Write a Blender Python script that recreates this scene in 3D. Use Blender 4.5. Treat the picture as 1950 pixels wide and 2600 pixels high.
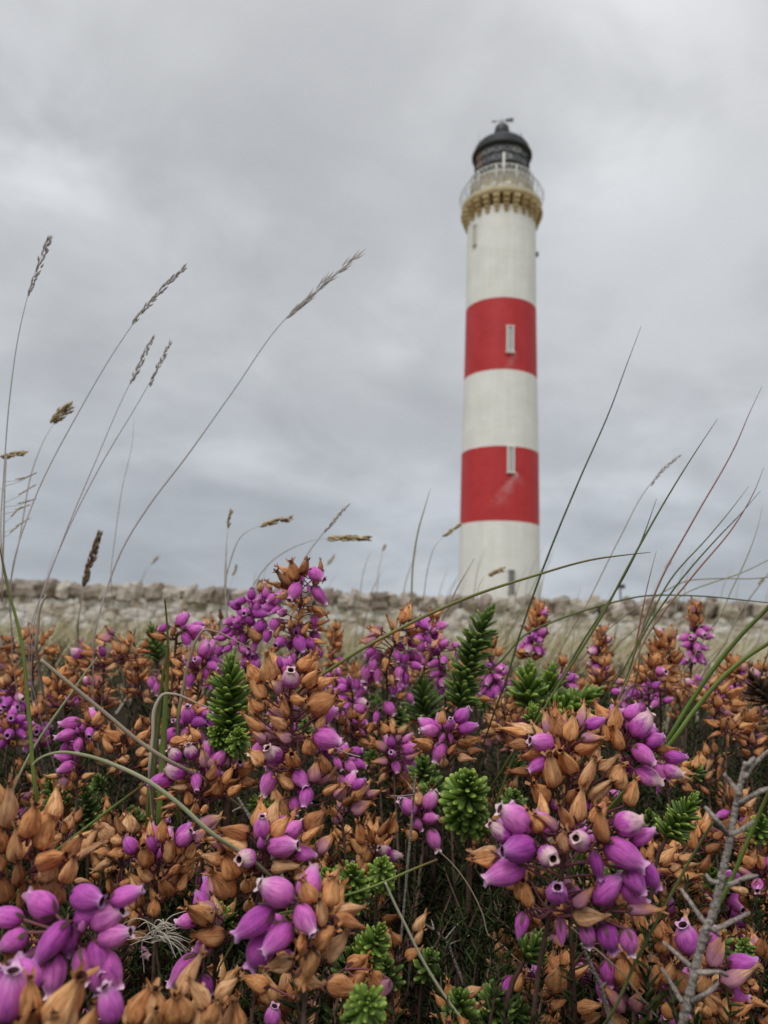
import bpy, math, random
import numpy as np
from mathutils import Vector, Matrix, Quaternion
from math import radians, sin, cos, pi, sqrt, tan, atan2

SC = bpy.context.scene
COL = SC.collection
for o in list(bpy.data.objects):
    bpy.data.objects.remove(o)

# ------------------------------------------------------------------ camera
F_PX = 1953.0            # focal length in pixels of the 1950 x 2600 photograph
PITCH, ROLL = radians(9.7), radians(1.85)
EYE = Vector((0, 0, 0.20))
FWD = Vector((0, cos(PITCH), sin(PITCH)))
UP0 = Vector((0, -sin(PITCH), cos(PITCH)))
RIGHT = Vector((1, 0, 0)) * cos(ROLL) + UP0 * sin(ROLL)
UP = UP0 * cos(ROLL) - Vector((1, 0, 0)) * sin(ROLL)
cam_data = bpy.data.cameras.new('camera')
cam = bpy.data.objects.new('camera', cam_data)
COL.objects.link(cam)
SC.camera = cam
m = Matrix((RIGHT, UP, -FWD)).transposed().to_4x4()
m.translation = EYE
cam.matrix_world = m
cam_data.sensor_fit = 'VERTICAL'
cam_data.sensor_height = 36.0
cam_data.lens = F_PX / 2600 * 36.0
cam_data.clip_start = 0.01
cam_data.clip_end = 3000
cam_data.dof.use_dof = True
cam_data.dof.focus_distance = 0.185
cam_data.dof.aperture_fstop = cam_data.lens / 0.90      # a small phone lens: under a millimetre wide

# ------------------------------------------------------------------ world and sun
SUN_EL, SUN_AZ = 52, 205     # azimuth clockwise from +Y
SC.view_settings.view_transform = 'Standard'
SC.view_settings.look = 'None'
SC.view_settings.gamma = 1.0
SC.view_settings.use_curve_mapping = False
SC.view_settings.exposure = 0.0
SKY_GAIN = 1.06
W = bpy.data.worlds.new('World')
SC.world = W
W.use_nodes = True
nt = W.node_tree
nt.nodes.clear()

def N(tree, typ, **kw):
    n = tree.nodes.new(typ)
    for k, v in kw.items():
        if k.startswith('i_'):
            n.inputs[k[2:].replace('_', ' ')].default_value = v
        else:
            setattr(n, k, v)
    return n

def L(tree, a, b):
    tree.links.new(a, b)

def ramp(tree, pts, fac=None, interp='LINEAR'):
    r = tree.nodes.new('ShaderNodeValToRGB')
    r.color_ramp.interpolation = interp
    el = r.color_ramp.elements
    el[0].position, el[1].position = pts[0][0], pts[-1][0]
    el[0].color, el[1].color = (*pts[0][1], 1), (*pts[-1][1], 1)
    for p, c in pts[1:-1]:
        e = el.new(p)
        e.color = (*c, 1)
    if fac is not None:
        tree.links.new(fac, r.inputs['Fac'])
    return r

def math_n(tree, op, a, b=None, c=None, clamp=False):
    n = tree.nodes.new('ShaderNodeMath')
    n.operation = op
    n.use_clamp = clamp
    for i, x in enumerate((a, b, c)):
        if x is None:
            continue
        if isinstance(x, (int, float)):
            n.inputs[i].default_value = x
        else:
            tree.links.new(x, n.inputs[i])
    return n.outputs[0]

def mixc(tree, fac, a, b, blend='MIX'):
    n = tree.nodes.new('ShaderNodeMix')
    n.data_type = 'RGBA'
    n.blend_type = blend
    for i, x in ((0, fac), (6, a), (7, b)):
        if isinstance(x, (int, float)):
            n.inputs[i].default_value = x
        elif isinstance(x, tuple):
            n.inputs[i].default_value = (*x, 1)
        else:
            tree.links.new(x, n.inputs[i])
    return n.outputs[2]

def build_sky():
    t = nt
    tc = N(t, 'ShaderNodeTexCoord')
    sep = N(t, 'ShaderNodeSeparateXYZ')
    L(t, tc.outputs['Generated'], sep.inputs[0])
    z = math_n(t, 'ADD', math_n(t, 'MAXIMUM', sep.outputs[2], 0.0), 0.30)
    cmb = N(t, 'ShaderNodeCombineXYZ')
    L(t, math_n(t, 'DIVIDE', sep.outputs[0], z), cmb.inputs[0])
    L(t, math_n(t, 'DIVIDE', sep.outputs[1], z), cmb.inputs[1])
    rot = N(t, 'ShaderNodeMapping')
    L(t, cmb.outputs[0], rot.inputs[0])
    rot.inputs['Rotation'].default_value = (0, 0, radians(-24))
    rot.inputs['Location'].default_value = (1.3, 4.1, 0.0)
    rot.inputs['Scale'].default_value = (1.0, 1.0, 1.0)
    n1 = N(t, 'ShaderNodeTexNoise', i_Scale=0.95, i_Detail=4.0, i_Roughness=0.45, i_Distortion=0.5)
    L(t, rot.outputs[0], n1.inputs['Vector'])
    n2 = N(t, 'ShaderNodeTexNoise', i_Scale=3.4, i_Detail=4.0, i_Roughness=0.55, i_Distortion=0.3)
    L(t, rot.outputs[0], n2.inputs['Vector'])
    v = math_n(t, 'ADD', math_n(t, 'MULTIPLY', n1.outputs[0], 0.68), math_n(t, 'MULTIPLY', n2.outputs[0], 0.32))
    # a cloud deck that is a little darker and bluer low down
    low = ramp(t, [(0.0, (.49, .53, .58)), (.08, (.435, .47, .515)), (.28, (.475, .498, .528)), (.55, (.53, .545, .565)), (1.0, (.86, .87, .89))],
               sep.outputs[2])
    cl = ramp(t, [(.32, (.78, .785, .80)), (.43, (.90, .90, .905)), (.50, (1.01, 1.01, 1.01)), (.57, (1.17, 1.165, 1.16)), (.70, (1.26, 1.25, 1.24))], v)
    col = mixc(t, 1.0, low.outputs[0], cl.outputs[0], 'MULTIPLY')
    thin = None
    for (u, v_, rad_, amp) in ((20, 260, 8, .17), (150, 420, 8, .09), (330, 520, 8, .09), (590, 600, 7, .08), (1560, 390, 8, .13), (1010, 800, 5, .08), (1400, 100, 14, .05), (480, 1080, 9, .07), (1650, 1250, 8, .06)):
        d0 = (FWD + RIGHT * ((u - 975) / F_PX) - UP * ((v_ - 1300) / F_PX)).normalized()
        dn = N(t, 'ShaderNodeVectorMath', operation='DOT_PRODUCT')
        L(t, tc.outputs['Generated'], dn.inputs[0])
        dn.inputs[1].default_value = d0[:]
        f = math_n(t, 'SUBTRACT', 1.0, math_n(t, 'DIVIDE', math_n(t, 'SUBTRACT', 1.0, dn.outputs['Value']), 1 - cos(radians(rad_))), clamp=True)
        f = math_n(t, 'MULTIPLY', math_n(t, 'MULTIPLY', f, f), amp)
        thin = f if thin is None else math_n(t, 'ADD', thin, f)
    wn = ramp(t, [(.36, (.25, .25, .25)), (.60, (1.4, 1.4, 1.4))], n2.outputs[0])
    thin = math_n(t, 'MULTIPLY', thin, wn.outputs[0])
    sc_ = N(t, 'ShaderNodeVectorMath', operation='SCALE')
    L(t, col, sc_.inputs[0])
    L(t, math_n(t, 'ADD', thin, 1.0), sc_.inputs['Scale'])
    col = sc_.outputs[0]
    sky = N(t, 'ShaderNodeTexSky', sky_type='NISHITA', sun_disc=False)
    sky.sun_elevation = radians(SUN_EL)
    sky.sun_rotation = radians(SUN_AZ)
    b1 = N(t, 'ShaderNodeBackground', i_Strength=0.06)
    L(t, sky.outputs[0], b1.inputs['Color'])
    b2 = N(t, 'ShaderNodeBackground', i_Strength=SKY_GAIN)
    L(t, col, b2.inputs['Color'])
    mx = N(t, 'ShaderNodeMixShader')
    mx.inputs[0].default_value = 0.95
    L(t, b1.outputs[0], mx.inputs[1])
    L(t, b2.outputs[0], mx.inputs[2])
    out = N(t, 'ShaderNodeOutputWorld')
    L(t, mx.outputs[0], out.inputs[0])
build_sky()
W.cycles.sampling_method = 'MANUAL' if hasattr(W.cycles, 'sampling_method') else None
W.cycles.sample_map_resolution = 256

sun_d = bpy.data.lights.new('sun', 'SUN')
sun_d.energy = 1.5
sun_d.angle = radians(28)
sun_d.color = (1.0, 0.965, 0.91)
sun = bpy.data.objects.new('sun', sun_d)
COL.objects.link(sun)
sd = Vector((sin(radians(SUN_AZ)) * cos(radians(SUN_EL)), cos(radians(SUN_AZ)) * cos(radians(SUN_EL)), sin(radians(SUN_EL))))
sun.rotation_euler = sd.to_track_quat('Z', 'Y').to_euler()
sun.location = (0, 0, 30)
SC.cycles.max_bounces = 6
SC.cycles.diffuse_bounces = 3
SC.cycles.transparent_max_bounces = 12

# ------------------------------------------------------------------ pixel <-> place helpers
def ray(u, v):
    return FWD + RIGHT * ((u - 975) / F_PX) - UP * ((v - 1300) / F_PX)

def P(u, v, d):
    return EYE + ray(u, v) * d

def proj(p):
    q = p - EYE
    d = q.dot(FWD)
    return 975 + q.dot(RIGHT) / d * F_PX, 1300 - q.dot(UP) / d * F_PX, d

def smooth(a, b, x):
    t = min(1.0, max(0.0, (x - a) / (b - a)))
    return t * t * (3 - 2 * t)

def ground_z(x, y):
    d = sqrt(x * x + y * y)
    z = 0.045 + 0.055 * smooth(0.08, 0.7, d) + 0.03 * smooth(0.7, 4, d)
    z -= 0.45 * smooth(17, 40, y)
    return z

def canopy_z(x, y):     # where the tips of the heather carpet are
    d = sqrt(x * x + y * y)
    return ground_z(x, y) + 0.10 + 0.004 * sin(x * 40) - 0.040 * smooth(.45, 1.1, d) + .010 * sin(x * 9 + 1) * sin(y * 7) * smooth(.3, .6, d)

# ------------------------------------------------------------------ mesh helpers
class MB:
    def __init__(s):
        s.v, s.f, s.uv, s.mi, s.rn = [], [], [], [], []
        s.n = 0

    def add(s, verts, faces, uvs=None, mi=0, rn=0.5):
        """verts (n,3), faces list of tuples, uvs (n,2) per vertex"""
        verts = np.asarray(verts, float)
        b = s.n
        s.v.append(verts)
        s.n += len(verts)
        s.f.extend([tuple(i + b for i in f) for f in faces])
        s.mi.extend([mi] * len(faces))
        s.uv.append(np.zeros((len(verts), 2)) if uvs is None else np.asarray(uvs, float))
        s.rn.append(np.full(len(verts), rn))

    def mesh(s, name, mats, smooth_shade=True):
        me = bpy.data.meshes.new(name)
        V = np.concatenate(s.v)
        me.from_pydata(V.tolist(), [], s.f)
        UV = np.concatenate(s.uv)
        RN = np.concatenate(s.rn)
        li = np.empty(len(me.loops), np.int32)
        me.loops.foreach_get('vertex_index', li)
        ul = me.uv_layers.new(name='UVMap')
        ul.data.foreach_set('uv', UV[li].astype(np.float32).ravel())
        at = me.attributes.new('rnd', 'FLOAT', 'POINT')
        at.data.foreach_set('value', RN.astype(np.float32))
        for mt in (mats if isinstance(mats, (list, tuple)) else [mats]):
            me.materials.append(mt)
        me.polygons.foreach_set('material_index', np.array(s.mi, np.int32))
        if smooth_shade:
            me.polygons.foreach_set('use_smooth', np.ones(len(me.polygons), bool))
        me.update()
        return me

def obj(name, me, parent=None, loc=None, **props):
    o = bpy.data.objects.new(name, me)
    COL.objects.link(o)
    if parent is not None:
        o.parent = parent
    if loc is not None:
        o.location = loc
    for k, v in props.items():
        o[k] = v
    return o

def thing(name, label, cat, loc, group=None):
    o = bpy.data.objects.new(name, None)
    o.empty_display_size = 0.01
    COL.objects.link(o)
    o.location = loc
    o['label'], o['category'] = label, cat
    if group:
        o['group'] = group
    return o

def catmull(pts, rad, sub=5):
    """smooth a polyline of Vectors with a radius at each point (tangents by chord length, so no loops)"""
    out, ro = [], []
    n = len(pts)
    ch = [max((pts[i + 1] - pts[i]).length, 1e-7) for i in range(n - 1)]
    tg = []
    for i in range(n):
        if i == 0:
            tg.append((pts[1] - pts[0]) / ch[0])
        elif i == n - 1:
            tg.append((pts[-1] - pts[-2]) / ch[-1])
        else:
            a, b = (pts[i] - pts[i - 1]) / ch[i - 1], (pts[i + 1] - pts[i]) / ch[i]
            tg.append((a * ch[i] + b * ch[i - 1]) / (ch[i] + ch[i - 1]))
    for i in range(n - 1):
        for k in range(sub):
            t = k / sub
            h00, h10 = 2 * t ** 3 - 3 * t * t + 1, t ** 3 - 2 * t * t + t
            h01, h11 = -2 * t ** 3 + 3 * t * t, t ** 3 - t * t
            out.append(pts[i] * h00 + tg[i] * (h10 * ch[i]) + pts[i + 1] * h01 + tg[i + 1] * (h11 * ch[i]))
            ro.append(rad[i] * (1 - t) + rad[i + 1] * t)
    out.append(pts[-1])
    ro.append(rad[-1])
    return out, ro

def tube(mb, pts, rad, seg=6, flat=1.0, facing=None, mi=0, rn=0.5, cap=True, bump=0.0, rng=None):
    """tube along points; flat < 1 squeezes it along the direction 'facing'"""
    n = len(pts)
    V, U, F = [], [], []
    ref = Vector((0.3, 0.9, 0.2)).normalized() if facing is None else facing
    for i in range(n):
        t = (pts[min(i + 1, n - 1)] - pts[max(i - 1, 0)])
        if t.length < 1e-9:
            t = Vector((0, 0, 1))
        t.normalize()
        s = t.cross(ref)
        if s.length < 1e-4:
            s = t.cross(Vector((1, 0, 0)))
        s.normalize()
        w = s.cross(t).normalized()
        for k in range(seg):
            a = 2 * pi * k / seg
            r = rad[i]
            if bump and rng:
                r *= 1 + rng.uniform(-bump, bump)
            q = pts[i] + s * (cos(a) * r) + w * (sin(a) * r * flat)
            V.append(q[:])
            U.append((k / seg, i / (n - 1)))
    for i in range(n - 1):
        for k in range(seg):
            a, b = i * seg + k, i * seg + (k + 1) % seg
            F.append((a, b, b + seg, a + seg))
    if cap:
        F.append(tuple(range(seg))[::-1])
        F.append(tuple((n - 1) * seg + k for k in range(seg)))
    mb.add(V, F, U, mi, rn)

def box(mb, c, size, rot=None, mi=0, rn=.5):
    x, y, z = [s / 2 for s in size]
    V = [Vector((sx * x, sy * y, sz * z)) for sx in (-1, 1) for sy in (-1, 1) for sz in (-1, 1)]
    if rot is not None:
        V = [rot @ q for q in V]
    V = [(q + Vector(c))[:] for q in V]
    mb.add(V, [(0, 1, 3, 2), (4, 6, 7, 5), (0, 4, 5, 1), (2, 3, 7, 6), (0, 2, 6, 4), (1, 5, 7, 3)], None, mi, rn)

def lathe(mb, prof, seg=48, mi=0, a0=0.0, a1=2 * pi, rn=.5):
    """profile of (radius, z) turned about the origin axis"""
    full = abs(a1 - a0 - 2 * pi) < 1e-6
    n = seg if full else seg + 1
    V, U, F = [], [], []
    for j, (r, z) in enumerate(prof):
        for k in range(n):
            a = a0 + (a1 - a0) * k / seg
            V.append((r * cos(a), r * sin(a), z))
            U.append((a * 4.0, z))
    for j in range(len(prof) - 1):
        for k in range(seg):
            a, b = j * n + k, j * n + (k + 1) % n
            F.append((a, b, b + n, a + n))
    mb.add(V, F, U, mi, rn)

# ------------------------------------------------------------------ materials
def new_mat(name):
    mt = bpy.data.materials.new(name)
    mt.use_nodes = True
    t = mt.node_tree
    t.nodes.clear()
    out = N(t, 'ShaderNodeOutputMaterial')
    bs = N(t, 'ShaderNodeBsdfPrincipled')
    L(t, bs.outputs[0], out.inputs[0])
    return mt, t, bs

def rnd_val(t):
    """a random number per bell or leaf: from the mesh and from the object"""
    oi = N(t, 'ShaderNodeObjectInfo')
    at = N(t, 'ShaderNodeAttribute', attribute_name='rnd')
    return math_n(t, 'FRACT', math_n(t, 'ADD', oi.outputs['Random'], math_n(t, 'MULTIPLY', at.outputs['Fac'], 7.31)))

def uv_noise(t, su, sv, scale=1.0, detail=3.0, off=None, rough=.55):
    uv = N(t, 'ShaderNodeUVMap')
    sep = N(t, 'ShaderNodeSeparateXYZ')
    L(t, uv.outputs[0], sep.inputs[0])
    c = N(t, 'ShaderNodeCombineXYZ')
    ang = math_n(t, 'MULTIPLY', sep.outputs[0], 2 * pi)
    L(t, math_n(t, 'MULTIPLY', math_n(t, 'COSINE', ang), su), c.inputs[0])
    L(t, math_n(t, 'MULTIPLY', math_n(t, 'SINE', ang), su), c.inputs[1])
    z = math_n(t, 'MULTIPLY', sep.outputs[1], sv)
    if off is not None:
        z = math_n(t, 'ADD', z, math_n(t, 'MULTIPLY', off, 37.0))
    L(t, z, c.inputs[2])
    n = N(t, 'ShaderNodeTexNoise', i_Scale=scale, i_Detail=detail, i_Roughness=rough)
    L(t, c.outputs[0], n.inputs['Vector'])
    return n, sep

def bump(t, bs, h, strength, dist):
    b = N(t, 'ShaderNodeBump', i_Strength=strength, i_Distance=dist)
    L(t, h, b.inputs['Height'])
    L(t, b.outputs[0], bs.inputs['Normal'])

def mat_purple(name, pale=0.0):
    mt, t, bs = new_mat(name)
    r = rnd_val(t)
    n, sep = uv_noise(t, 1.4, 2.0, 1.6, 3.0, r)
    st, _ = uv_noise(t, 5.0, 0.8, 1.6, 2.0, r)
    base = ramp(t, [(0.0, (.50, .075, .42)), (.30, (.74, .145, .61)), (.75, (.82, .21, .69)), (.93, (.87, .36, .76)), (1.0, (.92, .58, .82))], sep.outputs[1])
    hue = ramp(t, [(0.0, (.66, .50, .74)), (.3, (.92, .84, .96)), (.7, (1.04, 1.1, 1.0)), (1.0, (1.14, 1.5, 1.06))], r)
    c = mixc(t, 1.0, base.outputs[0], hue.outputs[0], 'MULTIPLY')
    mott = ramp(t, [(.3, (.66, .56, .70)), (.5, (.98, .96, .98)), (.68, (1.16, 1.30, 1.12))], n.outputs[0])
    c = mixc(t, 1.0, c, mott.outputs[0], 'MULTIPLY')
    vein = ramp(t, [(.34, (.70, .58, .72)), (.48, (1, 1, 1))], st.outputs[0])
    c = mixc(t, .85, c, vein.outputs[0], 'MULTIPLY')
    if pale:
        w = math_n(t, 'ADD', math_n(t, 'MULTIPLY', sep.outputs[1], 1.1), math_n(t, 'MULTIPLY', n.outputs[0], 1.3))
        w = math_n(t, 'MULTIPLY', math_n(t, 'SUBTRACT', w, 1.10), 2.2, clamp=True)
        pc = mixc(t, st.outputs[0], (.86, .50, .66), (.90, .72, .58))
        c = mixc(t, math_n(t, 'MULTIPLY', w, pale), c, pc)
    L(t, c, bs.inputs['Base Color'])
    bs.inputs['Roughness'].default_value = 0.62
    bs.inputs['Specular IOR Level'].default_value = 0.25
    bs.inputs['Sheen Weight'].default_value = 0.12
    bs.inputs['Subsurface Weight'].default_value = 0.0
    bump(t, bs, st.outputs[0], 0.35, 0.0003)
    tr = N(t, 'ShaderNodeBsdfTranslucent')
    L(t, c, tr.inputs['Color'])
    mx = N(t, 'ShaderNodeMixShader')
    mx.inputs[0].default_value = 0.22
    out = [q for q in t.nodes if q.type == 'OUTPUT_MATERIAL'][0]
    L(t, bs.outputs[0], mx.inputs[1])
    L(t, tr.outputs[0], mx.inputs[2])
    L(t, mx.outputs[0], out.inputs[0])
    return mt

def mat_brown(name, pink=0.0):
    mt, t, bs = new_mat(name)
    r = rnd_val(t)
    st, sep = uv_noise(t, 3.1, 1.3, 1.5, 5.0, r, .68)
    n, _ = uv_noise(t, 1.1, 2.2, 1.5, 3.0, r)
    c = ramp(t, [(.26, (.42, .165, .070)), (.40, (.76, .35, .145)), (.55, (.95, .54, .25)), (.72, (1.0, .77, .48))], st.outputs[0])
    hue = ramp(t, [(0.0, (.42, .33, .30)), (.14, (.72, .58, .52)), (.32, (.96, .82, .70)), (.55, (1.04, .97, .86)), (.74, (1.06, 1.08, 1.06)), (.88, (1.08, 1.20, 1.34)), (1.0, (.70, .68, .76))], r)
    c = mixc(t, 1.0, c.outputs[0], hue.outputs[0], 'MULTIPLY')
    mott = ramp(t, [(.32, (.50, .42, .40)), (.47, (.95, .93, .92)), (.65, (1.14, 1.18, 1.22))], n.outputs[0])
    c = mixc(t, .9, c, mott.outputs[0], 'MULTIPLY')
    # lip and neck a little darker and greyer
    lip = ramp(t, [(0.0, (.62, .5, .5)), (.10, (1, 1, 1)), (.80, (1, 1, 1)), (.96, (.72, .68, .66))], sep.outputs[1])
    c = mixc(t, .8, c, lip.outputs[0], 'MULTIPLY')
    if pink:
        f = math_n(t, 'SUBTRACT', 1.25, math_n(t, 'ADD', sep.outputs[1], math_n(t, 'MULTIPLY', n.outputs[0], .7)))
        f = math_n(t, 'MULTIPLY', f, 2.2 * pink, clamp=True)
        c = mixc(t, f, c, (.58, .26, .36))
    L(t, c, bs.inputs['Base Color'])
    bs.inputs['Roughness'].default_value = 0.66
    bs.inputs['Specular IOR Level'].default_value = 0.25
    bump(t, bs, st.outputs[0], 0.65, 0.0004)
    tr = N(t, 'ShaderNodeBsdfTranslucent')
    L(t, c, tr.inputs['Color'])
    mx = N(t, 'ShaderNodeMixShader')
    mx.inputs[0].default_value = 0.27
    out = [q for q in t.nodes if q.type == 'OUTPUT_MATERIAL'][0]
    L(t, bs.outputs[0], mx.inputs[1])
    L(t, tr.outputs[0], mx.inputs[2])
    L(t, mx.outputs[0], out.inputs[0])
    return mt

def mat_var(name, cols, scale=60.0, rough=.7, bstr=.3, bdist=.0003, spec=.3, vary=.5, grad=None, trans=0.0):
    """colour wanders through cols by world-space noise plus a random number per piece; grad: ramp along the piece"""
    mt, t, bs = new_mat(name)
    r = rnd_val(t)
    g = N(t, 'ShaderNodeNewGeometry')
    n = N(t, 'ShaderNodeTexNoise', i_Scale=scale, i_Detail=4.0, i_Roughness=.6)
    L(t, g.outputs['Position'], n.inputs['Vector'])
    f = math_n(t, 'ADD', math_n(t, 'MULTIPLY', n.outputs[0], 1 - vary), math_n(t, 'MULTIPLY', r, vary))
    k = len(cols) - 1
    c = ramp(t, [(.22 + .56 * i / k, cc) for i, cc in enumerate(cols)], f).outputs[0]
    if grad:
        uv = N(t, 'ShaderNodeUVMap')
        sep = N(t, 'ShaderNodeSeparateXYZ')
        L(t, uv.outputs[0], sep.inputs[0])
        gr = ramp(t, grad, sep.outputs[1])
        c = mixc(t, 1.0, c, gr.outputs[0], 'MULTIPLY')
    L(t, c, bs.inputs['Base Color'])
    bs.inputs['Roughness'].default_value = rough
    bs.inputs['Specular IOR Level'].default_value = spec
    if bstr:
        bump(t, bs, n.outputs[0], bstr, bdist)
    if trans:
        tr = N(t, 'ShaderNodeBsdfTranslucent')
        L(t, c, tr.inputs['Color'])
        mx = N(t, 'ShaderNodeMixShader')
        mx.inputs[0].default_value = trans
        out = [q for q in t.nodes if q.type == 'OUTPUT_MATERIAL'][0]
        L(t, bs.outputs[0], mx.inputs[1])
        L(t, tr.outputs[0], mx.inputs[2])
        L(t, mx.outputs[0], out.inputs[0])
    return mt

M = {}
M['purple'] = mat_purple('purple_petal')
M['pale'] = mat_purple('fading_petal', 1.0)
M['brown'] = mat_brown('dry_petal')
M['mauve'] = mat_brown('half_dry_petal', 0.9)
M['hole'] = mat_var('bell_throat', [(.06, .018, .02), (.11, .04, .035)], 900, .8, 0)
M['sepal'] = mat_var('sepal', [(.10, .035, .06), (.14, .07, .05), (.09, .09, .04)], 900, .6, 0)
M['stem'] = mat_var('woody_stem', [(.06, .033, .024), (.12, .07, .052), (.22, .145, .11)], 420, .8, .8, .0004)
M['pedicel'] = mat_var('pedicel', [(.16, .04, .07), (.24, .09, .09)], 420, .6, 0)
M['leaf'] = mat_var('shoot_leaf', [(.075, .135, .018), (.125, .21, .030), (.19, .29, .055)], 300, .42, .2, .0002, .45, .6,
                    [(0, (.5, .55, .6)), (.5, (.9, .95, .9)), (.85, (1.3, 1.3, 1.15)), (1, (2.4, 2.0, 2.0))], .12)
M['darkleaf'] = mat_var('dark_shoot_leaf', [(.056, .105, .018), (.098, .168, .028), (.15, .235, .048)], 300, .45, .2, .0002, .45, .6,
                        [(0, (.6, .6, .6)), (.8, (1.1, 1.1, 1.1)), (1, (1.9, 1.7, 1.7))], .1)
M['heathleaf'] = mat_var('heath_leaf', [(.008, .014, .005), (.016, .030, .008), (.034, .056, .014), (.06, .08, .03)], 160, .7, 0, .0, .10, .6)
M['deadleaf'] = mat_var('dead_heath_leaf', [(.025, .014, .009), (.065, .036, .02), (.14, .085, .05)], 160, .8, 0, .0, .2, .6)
M['twig'] = mat_var('grey_twig', [(.18, .135, .105), (.34, .285, .24), (.50, .45, .40), (.70, .67, .63)], 1500, .95, 1.0, .0012, .1, .12)
M['greentip'] = mat_var('green_blade', [(.10, .16, .03), (.17, .24, .05), (.24, .30, .09)], 90, .5, .2, .0002, .4, .4,
                        [(0, (.8, .30, .55)), (.10, (.8, .45, .5)), (.25, (1, 1, 1)), (1, (1.1, 1.1, 1.0))])
M['darkgrass'] = mat_var('dark_green_blade', [(.05, .08, .025), (.09, .13, .04), (.15, .18, .06)], 60, .5, .2, .0002, .4, .4,
                         [(0, (.55, .40, .45)), (.12, (.8, .7, .7)), (.3, (1, 1, 1)), (1, (1.3, 1.15, 1.0))])
M['olive'] = mat_var('olive_blade', [(.10, .12, .025), (.18, .18, .045), (.26, .24, .08)], 60, .5, .2, .0002, .4, .4,
                     [(0, (.50, .32, .35)), (.16, (.8, .7, .6)), (.4, (1, 1, 1)), (1, (.9, .95, .9))])
M['straw'] = mat_var('straw_blade', [(.30, .24, .17), (.42, .35, .25), (.56, .49, .38)], 70, .6, .3, .0002, .3, .4)
M['palestraw'] = mat_var('bleached_blade', [(.44, .38, .28), (.58, .52, .42), (.70, .66, .58)], 70, .6, .3, .0002, .3, .4)
M['greystraw'] = mat_var('grey_straw_blade', [(.60, .56, .54), (.70, .66, .63), (.78, .74, .70)], 70, .6, .3, .0002, .3, .4, None, .45)
M['redgrass'] = mat_var('red_blade', [(.24, .12, .11), (.32, .19, .16), (.30, .25, .14)], 40, .5, .2, .0002, .4, .2,
                        [(0, (.7, .7, .8)), (.3, (1.2, .8, .8)), (.7, (1, 1.3, .9)), (1, (.9, 1.6, .7))])
M['sage'] = mat_var('sage_blade', [(.30, .33, .18), (.42, .43, .27), (.54, .52, .38)], 70, .6, .3, .0002, .3, .4)
M['seed'] = mat_var('seed_husk', [(.42, .31, .15), (.60, .48, .26), (.74, .63, .38)], 300, .7, .4, .0003, .2, .6, None, .35)
M['brownseed'] = mat_var('brown_seed_husk', [(.13, .08, .05), (.22, .15, .09), (.32, .23, .14)], 300, .7, .4, .0003, .2, .6)
M['greyseed'] = mat_var('grey_seed_husk', [(.62, .58, .54), (.70, .66, .62), (.80, .75, .70)], 300, .7, .4, .0003, .2, .6, None, .45)

# ------------------------------------------------------------------ GROUND
def build_ground():
    xs = np.concatenate([-np.geomspace(1500, .05, 60), [0], np.geomspace(.05, 1500, 60)])
    ys = xs
    V, F = [], []
    for y in ys:
        for x in xs:
            z = ground_z(x, y)
            d = sqrt(x * x + y * y)
            if d < 20:
                z += .006 * sin(9 * x + 2) * cos(7 * y) * smooth(0, .5, d)
            z += 0.12 * sin(x * .21) * sin(y * .17 + 1) * smooth(20, 60, d)
            V.append((x, y, z))
    n = len(xs)
    for j in range(n - 1):
        for i in range(n - 1):
            a = j * n + i
            F.append((a, a + 1, a + n + 1, a + n))
    mb = MB()
    mb.add(V, F)
    mt, t, bs = new_mat('peat_and_turf')
    g = N(t, 'ShaderNodeNewGeometry')
    n1 = N(t, 'ShaderNodeTexNoise', i_Scale=1.3, i_Detail=6.0, i_Roughness=.65)
    L(t, g.outputs['Position'], n1.inputs['Vector'])
    n2 = N(t, 'ShaderNodeTexNoise', i_Scale=140.0, i_Detail=5.0, i_Roughness=.7)
    L(t, g.outputs['Position'], n2.inputs['Vector'])
    turf = ramp(t, [(.35, (.16, .15, .07)), (.5, (.27, .24, .13)), (.65, (.36, .31, .19))], n1.outputs[0])
    peat = ramp(t, [(.35, (.010, .008, .006)), (.5, (.028, .020, .013)), (.68, (.07, .045, .028))], n2.outputs[0])
    ln = N(t, 'ShaderNodeVectorMath', operation='LENGTH')
    L(t, g.outputs['Position'], ln.inputs[0])
    far = N(t, 'ShaderNodeMapRange')
    far.inputs['From Min'].default_value, far.inputs['From Max'].default_value = 1.2, 3.0
    L(t, ln.outputs['Value'], far.inputs['Value'])
    L(t, mixc(t, far.outputs[0], peat.outputs[0], turf.outputs[0]), bs.inputs['Base Color'])
    bs.inputs['Roughness'].default_value = .95
    bs.inputs['Specular IOR Level'].default_value = .1
    bump(t, bs, n2.outputs[0], .8, .003)
    obj('ground', mb.mesh('ground', mt), None, None, kind='structure')
build_ground()

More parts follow.
